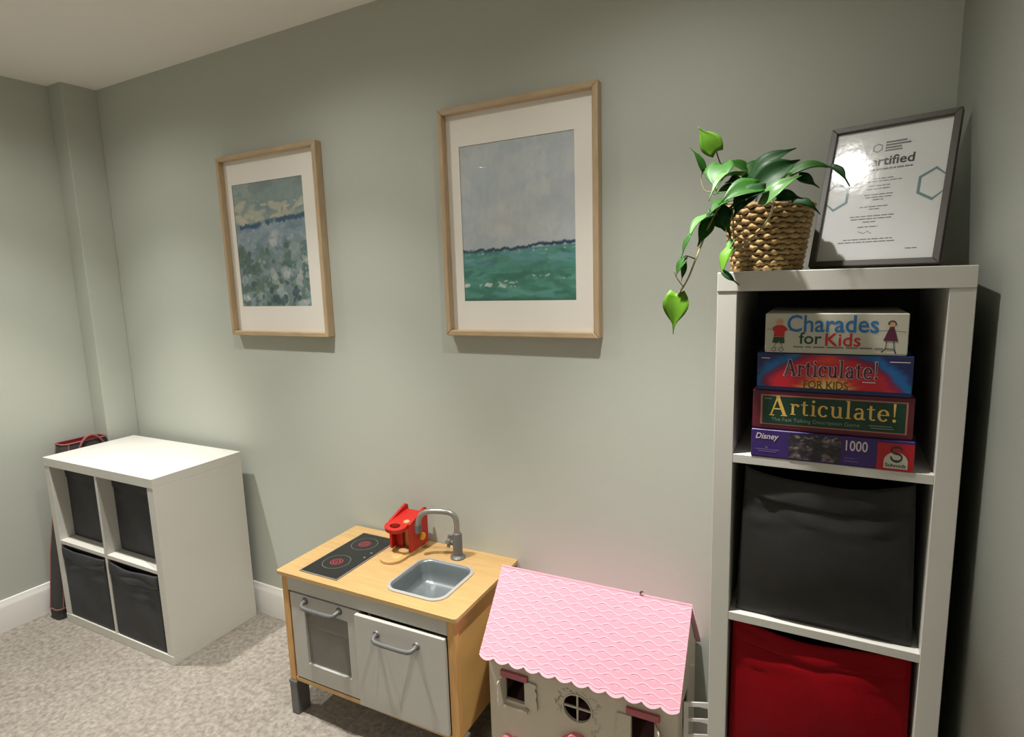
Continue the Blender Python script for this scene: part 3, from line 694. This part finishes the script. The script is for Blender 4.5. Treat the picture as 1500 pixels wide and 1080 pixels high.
# left oven door
dl = bpy.data.objects.new('oven_door', None)
b = MB().prism([rrect(0, .298, 0, .309, .004), rrect(.060, .248, .060, .262, .003)], .014, XZ)
ovd = b.build('oven_door', M_DOOR, kit, bevel=.0015); ovd.location = (.046, .026, .148); bpy.data.objects.remove(dl)
MB().box(.058, .250, -.006, -.004, .058, .264).build('pane', M_PANE, ovd)
def handle(par, xa, xb, z):
    b = MB()
    pts = [(xa, -.013, z + .006), (xa, -.028, z + .004), (xa + .004, -.036, z), (xa + .014, -.040, z - .002)]
    pts += [(xa + (xb - xa) * k / 8, -.041, z - .003) for k in range(2, 7)]
    pts += [(xb - .014, -.040, z - .002), (xb - .004, -.036, z), (xb, -.028, z + .004), (xb, -.013, z + .006)]
    b.tube(pts, .0072, 12)
    for x in (xa, xb): b.tube([(x, -.013, z + .006), (x, -.019, z + .006)], [.0135, .0105], 16)
    return b.build('handle', M_GREYPL, par, True)
handle(ovd, .068, .216, .284)
# right door, hung on the right and a little open
drd = MB().box(-.330, 0, -.014, 0, 0, .309, .002, 2).build('cupboard_door', M_DOOR, kit)
drd.location = (.671, .012, .149); drd.rotation_euler = (0, 0, .016)
handle(drd, -.245, -.098, .258)
b = MB()
for x0, z0, x1, z1 in ((-.232, .243, -.262, .045), (-.226, .243, -.160, .02), (-.118, .238, -.172, .035), (-.108, .238, -.030, .03)):
    b.raw([(x0 - .0007, -.0143, z0), (x0 + .0007, -.0143, z0), (x1 + .0007, -.0143, z1), (x1 - .0007, -.0143, z1)], [(0, 1, 2, 3)])
b.build('scuff_marks', mat('scuff_grey', rgb(176, 173, 166), .45), drd)
# hob
hob = MB().box(.078, .243, .030, .350, KZ, KZ + .003, .0012).build('hob', M_STEEL, kit)
hp = MB().box(.083, .238, .035, .345, KZ + .0025, KZ + .0042, .0006).build('hob_glass', M_HOB, hob)
M_RINGG = mat('ring_grey', rgb(92, 94, 94), .4); M_RINGR = mat('ring_red', rgb(150, 48, 60), .4)
def ring(b, cx, cy, r0, r1, z, n=40):
    v = []; f = []
    for k in range(n):
        a = 2 * PI * k / n; v += [(cx + r0 * math.cos(a), cy + r0 * math.sin(a), z), (cx + r1 * math.cos(a), cy + r1 * math.sin(a), z)]
        f.append((2 * k, 2 * k + 1, (2 * k + 3) % (2 * n), (2 * k + 2) % (2 * n)))
    b.raw(v, f)
for cx, cy in ((.155, .124), (.152, .270)):
    b = MB(); ring(b, cx, cy, .046, .0485, KZ + .0045); b.build('burner_ring', M_RINGG, hob)
    b = MB(); [ring(b, cx, cy, r0, r1, KZ + .0046) for r0, r1 in ((.002, .005), (.0105, .0145), (.019, .022))]; b.build('burner_glow', M_RINGR, hob)
for cy in (.186, .222): MB().lathe([(.0005, KZ + .0062), (.004, KZ + .0060), (.0045, KZ + .0042)], 12, Matrix.Translation((.224, cy, 0))).build('hob_dial', M_STEEL, hob)
# sink: rounded basin with a rolled rim
b = MB(); loops = []
x0, x1, y0, y1 = sk
for o, z, r in ((-.011, KZ + .0005, .046), (-.010, KZ + .0035, .045), (-.004, KZ + .0042, .041), (.001, KZ + .002, .037), (.004, KZ - .004, .035), (.008, KZ - .035, .034), (.014, KZ - .058, .033), (.024, KZ - .068, .028), (.045, KZ - .071, .02), (.08, KZ - .072, .008)):
    loops.append([(p[0], p[1], z) for p in rrect(x0 + o, x1 - o, y0 + o, y1 - o, max(r, .004), 8)])
n = len(loops[0]); v = [p for l in loops for p in l]; f = []
for i in range(len(loops) - 1):
    for k in range(n): f.append((i * n + k, i * n + (k + 1) % n, (i + 1) * n + (k + 1) % n, (i + 1) * n + k))
f.append(tuple((len(loops) - 1) * n + k for k in range(n)))
so = b.raw(v, f).build('sink_basin', M_SINK, kit, True, 60)
m_ = so.modifiers.new('wall', 'SOLIDIFY'); m_.thickness = .002; m_.offset = -1
b = MB()
v = []; f = []
l0 = rrect(x0 - .0115, x1 + .0115, y0 - .0115, y1 + .0115, .047, 8); l1 = rrect(x0 - .002, x1 + .002, y0 - .002, y1 + .002, .040, 8); n = len(l0)
for l, z in ((l0, KZ + .0004), (l0, KZ + .0035), (l1, KZ + .0052), (l1, KZ + .003)): v += [(p[0], p[1], z) for p in l]
for i in range(3):
    for k in range(n): f.append((i * n + k, i * n + (k + 1) % n, (i + 1) * n + (k + 1) % n, (i + 1) * n + k))
b.raw(v, f).build('sink_rim', M_RIM, so, True, 40)
# tap
FX, FY = .517, .325
tp = MB().lathe([(.0005, KZ), (.026, KZ), (.026, KZ + .004), (.019, KZ + .009), (.0165, KZ + .012), (.0165, KZ + .082), (.0145, KZ + .088), (.010, KZ + .091), (.0005, KZ + .091)], 28, Matrix.Translation((FX, FY, 0))).build('tap', M_GREYPL, kit, True, 35)
dx, dy = -.95, -.32
def arm(d, z): return (FX + dx * d, FY + dy * d, z)
pts = [arm(0, KZ + .085), arm(0, KZ + .125), arm(.003, KZ + .143), arm(.012, KZ + .156), arm(.027, KZ + .163), arm(.05, KZ + .165), arm(.085, KZ + .165), arm(.108, KZ + .161), arm(.124, KZ + .150), arm(.133, KZ + .133), arm(.136, KZ + .112)]
MB().tube(pts, .0098, 16).build('spout', M_STEEL, tp, True)
MB().tube([arm(.136, KZ + .114), arm(.136, KZ + .086)], .0112, 16).build('spout_nozzle', M_GREYPL, tp, True)
b = MB(); hc = Vector((FX - .034, FY + .004, KZ + .052))
b.tube([Vector((FX - .012, FY, KZ + .05)), hc + Vector((-.004, 0, 0))], .006, 10)
b.tube([hc + Vector((.006, 0, 0)), hc + Vector((-.008, 0, 0))], [.014, .0125], 14)
for k in range(5):
    a = 2 * PI * k / 5 + .4; d = Vector((0, math.cos(a), math.sin(a))); b.tube([hc + d * .010, hc + d * .022], [.0052, .0062], 8)
b.build('tap_handle', M_STEEL, tp, True)

# ------------------------------------------------------------------ wooden toy coffee machine
def kw(u, v, z): return KO + Vector((u * math.cos(KR) - v * math.sin(KR), u * math.sin(KR) + v * math.cos(KR), z))
cm = thing('toy_coffee_machine', 'red wooden toy coffee machine between hob and sink', 'toy', kw(.316, .225, KZ + .0005), KR - .02)
foot = circle(0, 0, .043, 40)
foot = [(.043 * math.cos(a), .043 * math.sin(a)) for a in [math.radians(180 + 180 * k / 20) for k in range(21)]] + [(.043, .150), (-.043, .150)]
MB().prism([foot], .009).build('base_board', M_WOOD, cm, bevel=.002)
b = MB(); ring(b, 0, -.002, .031, .034, .0093); b.build('cup_groove', M_WOODV, cm)
MB().lathe([(.0005, .010), (.012, .0125), (.018, .0105), (.02, .0092)], 20, Matrix.Translation((.010, .012, 0))).build('cup_rest', M_PLY, cm, True)
prof = [(.048, .009), (.150, .009), (.152, .120), (.148, .139), (.138, .143), (.126, .140), (.048, .112)]     # (y, z) of a cheek
YZ = Matrix(((0, 0, 1, 0), (1, 0, 0, 0), (0, 1, 0, 0), (0, 0, 0, 1)))
for x0 in (-.052, .032):
    MB().prism([prof], .010, Matrix.Translation((x0, 0, 0)) @ YZ).build('side_cheek', M_TOYRED, cm, bevel=.002)
MB().box(-.042, .032, .085, .150, .009, .108, .001).build('core_block', M_PLY, cm)
MB().box(-.042, -.012, .070, .086, .009, .100, .001).build('inner_panel', M_TOYRED, cm)
topM = Matrix.Translation((0, .046, .097)) @ Matrix.Rotation(.15, 4, 'X')
ol = [(-.006 + .043 * math.cos(a), -.012 + .034 * math.sin(a)) for a in [math.radians(180 + 180 * k / 20) for k in range(21)]] + [(.0318, .02), (.0318, .096), (-.0418, .096), (-.0418, .02)]
tp_ = MB().prism([ol, circle(-.006, -.016, .021, 28, .014)], .014, topM).build('top_plate', M_TOYRED, cm, bevel=.0015)
MB().lathe([(.0005, .0165), (.010, .0165), (.0115, .0150), (.0115, .012)], 20, topM @ Matrix.Translation((.018, .018, 0))).build('top_peg', M_WOOD, cm, True)
MB().lathe([(.0005, .009), (.011, .0085), (.0135, .006), (.0135, 0)], 24, Matrix.Translation((.042, .112, .045)) @ Matrix.Rotation(PI / 2, 4, 'Y')).build('knob', M_YELLOW, cm, True)

# ------------------------------------------------------------------ dolls house
HO, HR = Vector((1.321, -.187, 0)), .0329
HL, HD, ZR, ZE = .562, .167, .6079, .4017
hs = thing('dolls_house', 'cream dolls house with a pink scalloped roof beside the tall shelf', 'dolls house', HO, HR)
VF = -(HD - .038)      # facade plane
WT_ = .008
def facade(name, u0, u1, z0, z1, holes, v, m=M_HOUSE):
    return MB().prism([rect(u0, u1, z0, z1)] + holes, WT_, Matrix.Translation((0, v, 0)) @ XZ).build(name, m, hs, bevel=.0006)
zt = .388
fr = facade('front_wall', .013, .552, 0.004, .432, [rect(.066, .126, .270, .345), circle(.284, .306, .040, 36), rect(.434, .496, .236, .345), rect(.066, .126, .06, .135), rect(.238, .330, .012, .19), rect(.434, .496, .06, .135)], VF + WT_)
facade('back_wall', .013, .552, .004, .432, [], -VF)
gab = [(VF + WT_, .004), (-VF - WT_, .004), (-VF - WT_, .430), (0, ZR - .016), (VF + WT_, .430)]
for u0, holes in ((.013, []), (.544, [rect(-.06, .02, .26, .36)])):
    MB().prism([gab] + holes, WT_, Matrix.Translation((u0, 0, 0)) @ YZ).build('gable_wall', M_HOUSE, hs)
for z0 in (.004, .205): MB().box(.021, .544, VF + WT_, -VF - WT_, z0, z0 + .008).build('house_floor', M_HOUSEIN, hs)
for u0 in (.19, .37): MB().box(u0, u0 + .006, VF + .02, -VF - WT_, .213, .425).build('inner_wall', M_HOUSEIN, hs)
# window joinery on the facade
def vbox(u0, u1, d0, d1, z0, z1, bev=.0006): return MB().box(u0, u1, VF - d1, VF - d0, z0, z1, bev)
def window(u0, u1, z0, z1, swing_left, name='facade_window'):
    w_ = vbox(u0 - .012, u1 + .012, 0, .010, z1 - .002, z1 + .016).build(name, M_LINTEL_SHADED, hs); w_['label'] = 'pink window lintel with shutters and sill'
    vbox(u0 - .014, u1 + .012, 0, .014, z0 - .022, z0 - .012).build('window_box', M_HOUSE, w_)
    vbox(u0 - .006, u1 + .004, 0, .004, z0 - .012, z0).build('sill', M_HOUSE, w_)
    for sgn, hu, op in ((-1, u0 - .001, 0), (1, u1 + .001, 1)):
        ol = [(0, 0), (.040, 0), (.040, .022), (.036, .034), (.040, .050), (.034, .062), (.040, .074), (.036, .0795), (0, .0795)]
        ol = [(x * sgn, z) for x, z in ol]
        s_ = MB().prism([ol], .003, XZ).build('shutter', M_HOUSE, w_)
        s_.location = (hu, VF - .0005, z0 - .006)
        s_.rotation_euler = (0, 0, (1.38 if sgn < 0 else -.10) if swing_left else (.05 if sgn < 0 else -1.1))
    return w_
window(.066, .126, .270, .345, True); window(.434, .496, .262, .345, False)
# lower storey: pink awnings and a door pediment
for u0, u1 in ((.056, .136), (.424, .506)):
    ol = [(u0, .136), (u1, .136)] + [(u1 - (u1 - u0) * k / 18, .150 + .004 * abs(math.sin(k / 18 * PI * 3))) for k in range(19)]
    aw = MB().prism([ol], .014, Matrix.Translation((0, VF, 0)) @ XZ).build('window_pediment', M_DKPINK, hs, bevel=.001); aw['label'] = 'pink wavy window pediment'
    vbox(u0, u1, 0, .012, .048, .058).build('window_box', M_HOUSE, hs)
pk = [(.232, .192), (.336, .192)] + [(.336 - .104 * k / 20, .198 + .034 * math.sin(PI * k / 20) ** 1.2 + .003 * abs(math.sin(k / 20 * PI * 4))) for k in range(21)]
pin_ = [(.246, .197), (.322, .197)] + [(.322 - .076 * k / 14, .199 + .022 * math.sin(PI * k / 14) ** 1.2) for k in range(1, 14)]
MB().prism([pk, pin_], .016, Matrix.Translation((0, VF, 0)) @ XZ).build('door_pediment', M_DKPINK, hs, bevel=.001)
d_ = vbox(.240, .328, -.006, -.001, .014, .188).build('front_door', M_DKPINK, hs)
MB().lathe([(.0005, .008), (.004, .006), (.004, 0)], 12, Matrix.Translation((.314, VF + .001, .09)) @ Matrix.Rotation(PI / 2, 4, 'X')).build('door_knob', M_STEEL, d_, True)
# round window muntins
b = MB(); b.box(.2818, .2862, VF + .001, VF + .006, .2665, .3455); b.box(.2445, .3235, VF + .001, VF + .006, .3038, .3082); b.build('muntins', M_HOUSE, fr)
b = MB()
for (cu, cz, r0, r1) in ((.284, .306, .0402, .0436),):
    v = []; f = []; n = 36
    for k in range(n):
        a = 2 * PI * k / n
        for r, d in ((r0, 0), (r0, .0025), (r1, .0025), (r1, 0)): v.append((cu + r * math.cos(a), VF - d, cz + r * math.sin(a)))
    for k in range(n):
        for j in range(3): f.append((4 * k + j, 4 * ((k + 1) % n) + j, 4 * ((k + 1) % n) + j + 1, 4 * k + j + 1))
    b.raw(v, f)
b.build('round_window_trim', M_HOUSE, fr, True)
# painted vine around the round window
b = MB(); r_ = random.Random(5)
path = [(.232 + .006 * math.sin(k * .8), .285 + .055 * k / 12) for k in range(13)] + [(.245 + .08 * k / 9, .352 + .006 * math.sin(k * 1.3)) for k in range(10)] + [(.338 + .008 * math.sin(k * .7), .345 - .14 * k / 22) for k in range(23)]
for (u, z) in path:
    for q in range(3):
        a = r_.uniform(0, 2 * PI); l = r_.uniform(.004, .008); cu, cz = u + r_.uniform(-.006, .006), z + r_.uniform(-.004, .004); wq = l * .28
        c_, s_ = math.cos(a), math.sin(a)
        b.raw([(cu - c_ * l / 2, VF - .0004, cz - s_ * l / 2), (cu + s_ * wq, VF - .0004, cz - c_ * wq), (cu + c_ * l / 2, VF - .0004, cz + s_ * l / 2), (cu - s_ * wq, VF - .0004, cz + c_ * wq)], [(0, 1, 2, 3)])
b.build('painted_vine', mat('vine_print', rgb(158, 156, 138), .7), fr)['kind'] = 'stuff'
# roof: two panels, the front one with scalloped eave and shingles
SL = math.hypot(HD, ZR - ZE); ang = math.atan2(ZR - ZE, HD)
NSC = 12; per = HL / NSC
def roof_panel(sign):
    ol = [(0, 0), (HL, 0)]; e = []
    for k in range(NSC * 8 + 1):
        q = k / 8; e.append((HL - HL * k / (NSC * 8), -(SL - .010) - .010 * abs(math.sin(PI * q)) ** .8))
    M = Matrix.Translation((0, 0, ZR)) @ Matrix.Rotation(ang, 4, 'X') if sign > 0 else Matrix.Translation((HL, 0, ZR)) @ Matrix.Rotation(PI, 4, 'Z') @ Matrix.Rotation(ang, 4, 'X')
    return MB().prism([ol + e], .006, M @ Matrix.Translation((0, 0, -.006))).build('roof_panel', M_PINK2, hs), M
rp, RM = roof_panel(1); rp['label'] = 'front pink roof panel with scalloped eave'
roof_panel(-1)[0]['label'] = 'rear pink roof panel'
NR = 15; rh = (SL - .012) / NR
def shingle_mesh(half):
    """half: 0 whole, -1 left half, 1 right half. origin: middle of the top edge, local y down the slope is negative"""
    n = 8; a, c = (-.5, .5) if half == 0 else ((0, .5) if half > 0 else (-.5, 0))
    us = [a + (c - a) * k / n for k in range(n + 1)]
    low = [-(rh * 1.0) - .0035 * math.cos(2 * PI * u) + .001 for u in us]
    th0, th1 = .0003, .0009; b = MB(); v = []
    for u in us: v.append((u * per, .0, th0))
    for u, l in zip(us, low): v.append((u * per, l + .0042, th1))
    for u, l in zip(us, low): v.append((u * per, l, th1 + .0001))
    for u, l in zip(us, low): v.append((u * per, l, .0))
    m = n + 1; 
    b.raw(v, [(i, m + i, m + i + 1, i + 1) for i in range(n)]); b.mi = 1
    b.raw(v, [(r * m + i, (r + 1) * m + i, (r + 1) * m + i + 1, r * m + i + 1) for r in (1, 2) for i in range(n)])
    bmesh.ops.remove_doubles(b.bm, verts=b.bm.verts, dist=1e-6)
    for fc in b.bm.faces:
        fc.normal_update()
    me = bpy.data.meshes.new('shingle'); bmesh.ops.recalc_face_normals(b.bm, faces=b.bm.faces)
    if sum(fc.normal.z for fc in b.bm.faces) < 0: bmesh.ops.reverse_faces(b.bm, faces=b.bm.faces)
    b.bm.to_mesh(me); b.bm.free(); me.materials.append(M_PINK); me.materials.append(M_PINK2); return me
SM = {h_: shingle_mesh(h_) for h_ in (0, -1, 1)}
for r in range(NR):
    odd = r % 2; us = [(k + .5, 0) for k in range(NSC)] if odd == 0 else [(0, 1)] + [(k, 0) for k in range(1, NSC)] + [(NSC, -1)]
    for u, h_ in us:
        o = bpy.data.objects.new('shingle', SM[h_]); col.objects.link(o); o.parent = rp
        o.matrix_local = RM @ Matrix.Translation((u * per, -r * rh, .0003))
MB().tube([(.425, -.004, ZR + .002), (.427, -.006, ZR + .009), (.433, -.006, ZR + .010)], .0022, 8).build('ridge_hook', mat('hook_dark', rgb(70, 50, 48), .5), hs, True)
# right side: white peg, open window leaf and low balcony rail
MB().lathe([(.0005, .009), (.004, .007), (.0045, 0)], 12, Matrix.Translation((.552, .055, .395)) @ Matrix.Rotation(PI / 2, 4, 'Y')).build('side_peg', M_TRIM, hs, True)
sl_ = MB().prism([rect(0, .075, 0, .105), rect(.012, .063, .012, .05), rect(.012, .063, .058, .093)], .004, XZ).build('side_window_leaf', M_TRIM, hs); sl_.location = (.553, -.056, .258); sl_.rotation_euler = (0, 0, .35)
b = MB()
b.box(.552, .612, .02, .024, .30, .305); b.box(.552, .612, .02, .024, .255, .26)
for k in range(2): b.box(.552 + .056 * k, .556 + .056 * k, .0205, .0235, .21, .30)
b.build('balcony_rail', M_TRIM, hs)

# ------------------------------------------------------------------ bag behind the cube shelf
bag = thing('tall_bag', 'tall charcoal bag with pink piping wedged between low shelf and left wall', 'bag', (XL + .018, 0, 0))
secs = [(.0, -.465, -.17, .045, .125), (.05, -.465, -.165, .042, .128), (.30, -.43, -.16, .035, .126), (.55, -.38, -.155, .025, .118), (.74, -.345, -.152, .014, .105), (.782, -.338, -.152, .014, .100)]
def sec_ring(s, n=8):
    z, y0, y1, x0, x1 = s; return [(p[0], p[1], z) for p in rrect(x0, x1, y0, y1, .022, n)]
rings = [sec_ring(s) for s in secs]; n = len(rings[0]); v = [p for r in rings for p in r]; f = []
for i in range(len(rings) - 1):
    for k in range(n): f.append((i * n + k, i * n + (k + 1) % n, (i + 1) * n + (k + 1) % n, (i + 1) * n + k))
f.append(tuple(range(n)))
MB().raw(v, f).build('bag_body', M_BAG, bag, True, 60)
inn = [(p[0] * .94 + .003, p[1] * .98 - .005, .781) for p in rings[-1]]; inn2 = [(p[0], p[1], .70) for p in inn]
MB().raw(inn + inn2, [(k, (k + 1) % n, n + (k + 1) % n, n + k) for k in range(n)] + [tuple(range(n, 2 * n))]).build('lining', M_MAROON, bag, True)
def loop_tube(pts, r): return MB().tube(pts + [pts[0], pts[1]], r, 8, False)
loop_tube([(p[0], p[1], .783) for p in rings[-1]], .0036).build('rim_piping', M_PIPING, bag, True)
loop_tube([(p[0], p[1], .05) for p in rings[1]], .003).build('base_piping', M_PIPING, bag, True)
for k in (26, 35):
    k = min(k, n - 1); MB().tube([rings[i][k] for i in range(1, len(rings))], .003, 8).build('seam_piping', M_PIPING, bag, True)
hp_ = [(.104, -.285 + .12 * q / 12, .70 + .105 * math.sin(PI * min(1, max(0, q / 12))) ** .45) for q in range(13)]
MB().tube(hp_, .0055, 8).build('carry_handle', M_PIPING, bag, True)

# ------------------------------------------------------------------ pothos in a woven basket
PB = Vector((2.040, -.232, HT + .0006))
pl = thing('potted_plant', 'trailing green plant in a woven basket pot on the tall shelf', 'plant', PB)
RB, RTp, PH = .066, .088, .140
NRW, NRB = 13, 17
_AMP = .0020
sd_ = PH / NRW
for i in range(NRW):
    z = sd_ * (i + .5); R_ = RB + (RTp - RB) * z / PH; pts = []; nn = NRB * 8
    b = MB(); v = []; f = []; m8 = 6
    for k in range(nn):
        th = 2 * PI * k / nn; wv = math.cos(NRB * th + PI * i)
        rr = R_ - .001 + _AMP * wv; zz = z + .0012 * math.sin(NRB * th * 2 + i)
        tr = .0054 + .0010 * wv
        for q in range(m8):
            a = 2 * PI * q / m8; v.append(((rr + tr * math.cos(a)) * math.cos(th), (rr + tr * math.cos(a)) * math.sin(th), max(0.0002, zz + tr * 1.0 * math.sin(a))))
    for k in range(nn):
        for q in range(m8): f.append((k * m8 + q, ((k + 1) % nn) * m8 + q, ((k + 1) % nn) * m8 + (q + 1) % m8, k * m8 + (q + 1) % m8))
    b.raw(v, f).build('woven_strand', M_BASKET, pl, True, 80)
MB().lathe([(.0005, .001), (RB - .006, .001), (RTp - .006, PH - .002), (RTp - .010, PH - .002), (RTp - .013, PH - .03)], 32).build('basket_liner', M_BASKETIN, pl, True)
MB().lathe([(.0005, PH - .016), (RTp - .012, PH - .020)], 32).build('soil', M_SOIL, pl)

def leaf(base, tip, width, face, m, droop=0.0, fold=0.25, tail=.18, curl=0.0):
    """heart-shaped pothos leaf from base to tip; face = the way its upper side looks"""
    base, tip, face = Vector(base) - PB, Vector(tip) - PB, Vector(face).normalized()
    ax = tip - base; L = ax.length; ax.normalize(); sd = ax.cross(face)
    if sd.length < .05: sd = ax.orthogonal()
    sd.normalize(); up = sd.cross(ax).normalized()
    n, k_ = 12, 3; v = []; f = []
    for i in range(n + 1):
        t = i / n
        if t < 1 - tail: q = t / (1 - tail); wq = (math.sin(PI * min(1, (q * .93 + .07)) ** .72)) ** .8
        else: wq = 0.0
        wq = max(wq, .14 * (1 - t) / max(tail, .01) if t > 1 - tail - .08 else 0, .012)
        lobe = -.10 * L * max(0, 1 - t * 7)
        for j in range(-k_, k_ + 1):
            s = j / k_; hw = width / 2 * wq
            p = base + ax * (L * t + lobe * abs(s)) + sd * (hw * s) + up * (abs(s) ** 1.3 * hw * fold * 2 - droop * L * (t * t - t) * -4 * .5 * 0 + droop * L * math.sin(PI * t) + curl * L * t * t * 0)
            p += up * (.03 * width * math.sin(5 * t + 2 * s))
            v.append(p)
    c = 2 * k_ + 1
    for i in range(n):
        for j in range(2 * k_): a = i * c + j; f.append((a, a + 1, a + c + 1, a + c))
    b = MB().raw(v, f); me = bpy.data.meshes.new('leaf'); bmesh.ops.recalc_face_normals(b.bm, faces=b.bm.faces); b.bm.to_mesh(me); b.bm.free()
    o = link('leaf', me, m, pl, True)
    sm = o.modifiers.new('blade', 'SOLIDIFY'); sm.thickness = .0009
    return o
CAMD = (0, -1, .05)
LV = [  # base px, y, tip px, y, width m, facing, material, droop, fold
    ((1049, 222), -.30, (1022, 185), -.31, .046, (.05, -1, .15), M_LEAFL, .02, .12, .2),
    ((1030, 251), -.29, (1011, 216), -.30, .022, (.6, -.5, .3), M_LEAF, .05, .2, .15),
    ((1057, 241), -.38, (1049, 279), -.43, .056, (-.1, -1, .05), M_LEAF, .06, .12, .12),
    ((1098, 256), -.24, (1056, 240), -.27, .050, (0, -.7, .9), M_LEAF, .10, .15, .12),
    ((1106, 268), -.36, (1166, 217), -.34, .052, (-.35, -.8, .75), M_LEAFD, .12, .25, .12),
    ((1110, 274), -.40, (1172, 234), -.38, .054, (.2, -.9, .55), M_LEAFD, .10, .2, .12),
    ((1160, 258), -.42, (1222, 246), -.40, .032, (0, -.55, 1), M_LEAF, .12, .3, .1),
    ((1216, 245), -.402, (1245, 273), -.415, .020, (.5, -.7, .5), M_LEAFD, .10, .3, .3),
    ((1170, 258), -.42, (1200, 275), -.43, .021, (0, -.9, .5), M_LEAFD, .05, .2, .25),
    ((1120, 299), -.46, (1174, 257), -.44, .038, (-.4, -.75, .7), M_LEAFS, .10, .18, .12),
    ((1138, 291), -.40, (1176, 291), -.39, .030, (.1, -.8, .6), M_LEAFD, .1, .2, .2),
    ((1160, 297), -.36, (1202, 314), -.36, .024, (.3, -.7, .8), M_LEAFD, .16, .25, .2),
    ((1112, 276), -.43, (1052, 300), -.48, .052, (-.1, -.85, .6), M_LEAF, .10, .2, .12),
    ((1122, 278), -.44, (1068, 306), -.47, .040, (-.2, -.8, .7), M_LEAFD, .10, .2, .12),
    ((1088, 257), -.40, (1038, 294), -.46, .028, (-.4, -.5, .9), M_LEAFS, .20, .3, .15),
    ((1068, 296), -.33, (1038, 316), -.37, .040, (-.3, -.7, .7), M_LEAF, .08, .2, .15),
    ((1045, 318), -.35, (1008, 352), -.39, .036, (-.5, -.6, .7), M_LEAFS, .16, .25, .12),
    ((1040, 322), -.355, (1022, 361), -.38, .030, (.2, -1, .1), M_LEAF, .05, .15, .15),
    ((1012, 345), -.39, (998, 378), -.40, .014, (-.6, -.8, .1), M_LEAF, .05, .3, .2),
    ((1048, 306), -.34, (1062, 339), -.34, .050, (.2, -1, .2), M_LEAFD, .08, .15, .12),
    ((1074, 305), -.33, (1070, 350), -.37, .026, (-.7, -.7, .2), M_LEAF, .08, .25, .12),
    ((1074, 352), -.40, (1067, 372), -.42, .020, (-.6, -.8, .2), M_LEAFS, .06, .2, .15),
    ((1073, 364), -.418, (1058, 402), -.436, .030, (-.6, -.8, .15), M_LEAFL, .08, .25, .1),
    ((1059, 398), -.437, (1083, 418), -.432, .012, (-.2, -.9, .3), M_LEAFD, .10, .3, .3),
    ((1004, 378), -.39, (990, 406), -.40, .020, (-.4, -.9, .2), M_LEAF, .06, .2, .15),
    ((1002, 384), -.385, (998, 412), -.39, .013, (.5, -.9, .1), M_LEAF, .06, .3, .15),
    ((992, 431), -.385, (986, 490), -.39, .054, (.1, -1, .1), M_LEAFL, .03, .14, .26),
    ((1097, 262), -.25, (1130, 235), -.21, .05, (-.1, -.8, .7), M_LEAF, .1, .2, .12),
    ((1090, 275), -.40, (1062, 268), -.44, .042, (-.1, -.8, .6), M_LEAFD, .1, .2, .12),
    ((1100, 285), -.42, (1075, 318), -.45, .04, (-.2, -.9, .4), M_LEAFD, .1, .2, .12),
    ((1085, 285), -.42, (1045, 285), -.46, .04, (-.2, -.8, .6), M_LEAF, .1, .2, .12),
]
for bp_, by, tp2, ty, wd, fc, m_, dr, fo, tl in LV:
    leaf(at(bp_[0], bp_[1], by), at(tp2[0], tp2[1], ty), wd, fc, m_, dr, fo, tl)
def stem(pp, r, m):
    P3 = [at(x, y, Y) - PB for x, y, Y in pp]; out = []
    for i in range(len(P3) - 1):
        p0, p1, p2, p3 = P3[max(i - 1, 0)], P3[i], P3[i + 1], P3[min(i + 2, len(P3) - 1)]
        for k in range(5):
            t = k / 5; out.append(.5 * ((2 * p1) + (p2 - p0) * t + (2 * p0 - 5 * p1 + 4 * p2 - p3) * t * t + (3 * p1 - p0 - 3 * p2 + p3) * t ** 3))
    out.append(P3[-1]); MB().tube(out, r, 8).build('stem', m, pl, True)
stem([(1098, 300, -.26), (1070, 255, -.28), (1057, 243, -.285), (1049, 221, -.30)], .0014, M_STEMD)
stem([(1095, 300, -.26), (1060, 300, -.33), (1041, 326, -.36), (1020, 378, -.385), (1007, 410, -.388), (993, 432, -.386)], .0019, M_STEM)
stem([(1020, 380, -.385), (1004, 375, -.388), (1002, 384, -.386)], .0012, M_STEMD)
stem([(1002, 422, -.388), (992, 408, -.395), (988, 398, -.398)], .0012, M_STEM)
stem([(1125, 296, -.45), (1132, 302, -.43), (1127, 318, -.40), (1117, 333, -.385), (1100, 350, -.39), (1076, 367, -.415)], .0019, M_STEM)
stem([(1092, 355, -.393), (1086, 351, -.395), (1079, 347, -.40)], .0012, M_STEM)
stem([(1095, 300, -.24), (1062, 280, -.28), (1034, 280, -.29), (1027, 262, -.29), (1030, 250, -.29)], .0009, M_STEM)
stem([(1096, 300, -.25), (1098, 268, -.25), (1106, 258, -.25), (1130, 250, -.25)], .0014, M_STEM)
stem([(1110, 300, -.26), (1130, 275, -.34), (1160, 258, -.42)], .0014, M_STEM)
stem([(1105, 300, -.26), (1112, 280, -.33), (1108, 270, -.36)], .0014, M_STEM)
stem([(1090, 300, -.27), (1075, 303, -.33), (1074, 330, -.37), (1075, 352, -.405), (1073, 365, -.418)], .0014, M_STEM)
bpy.context.view_layer.update()
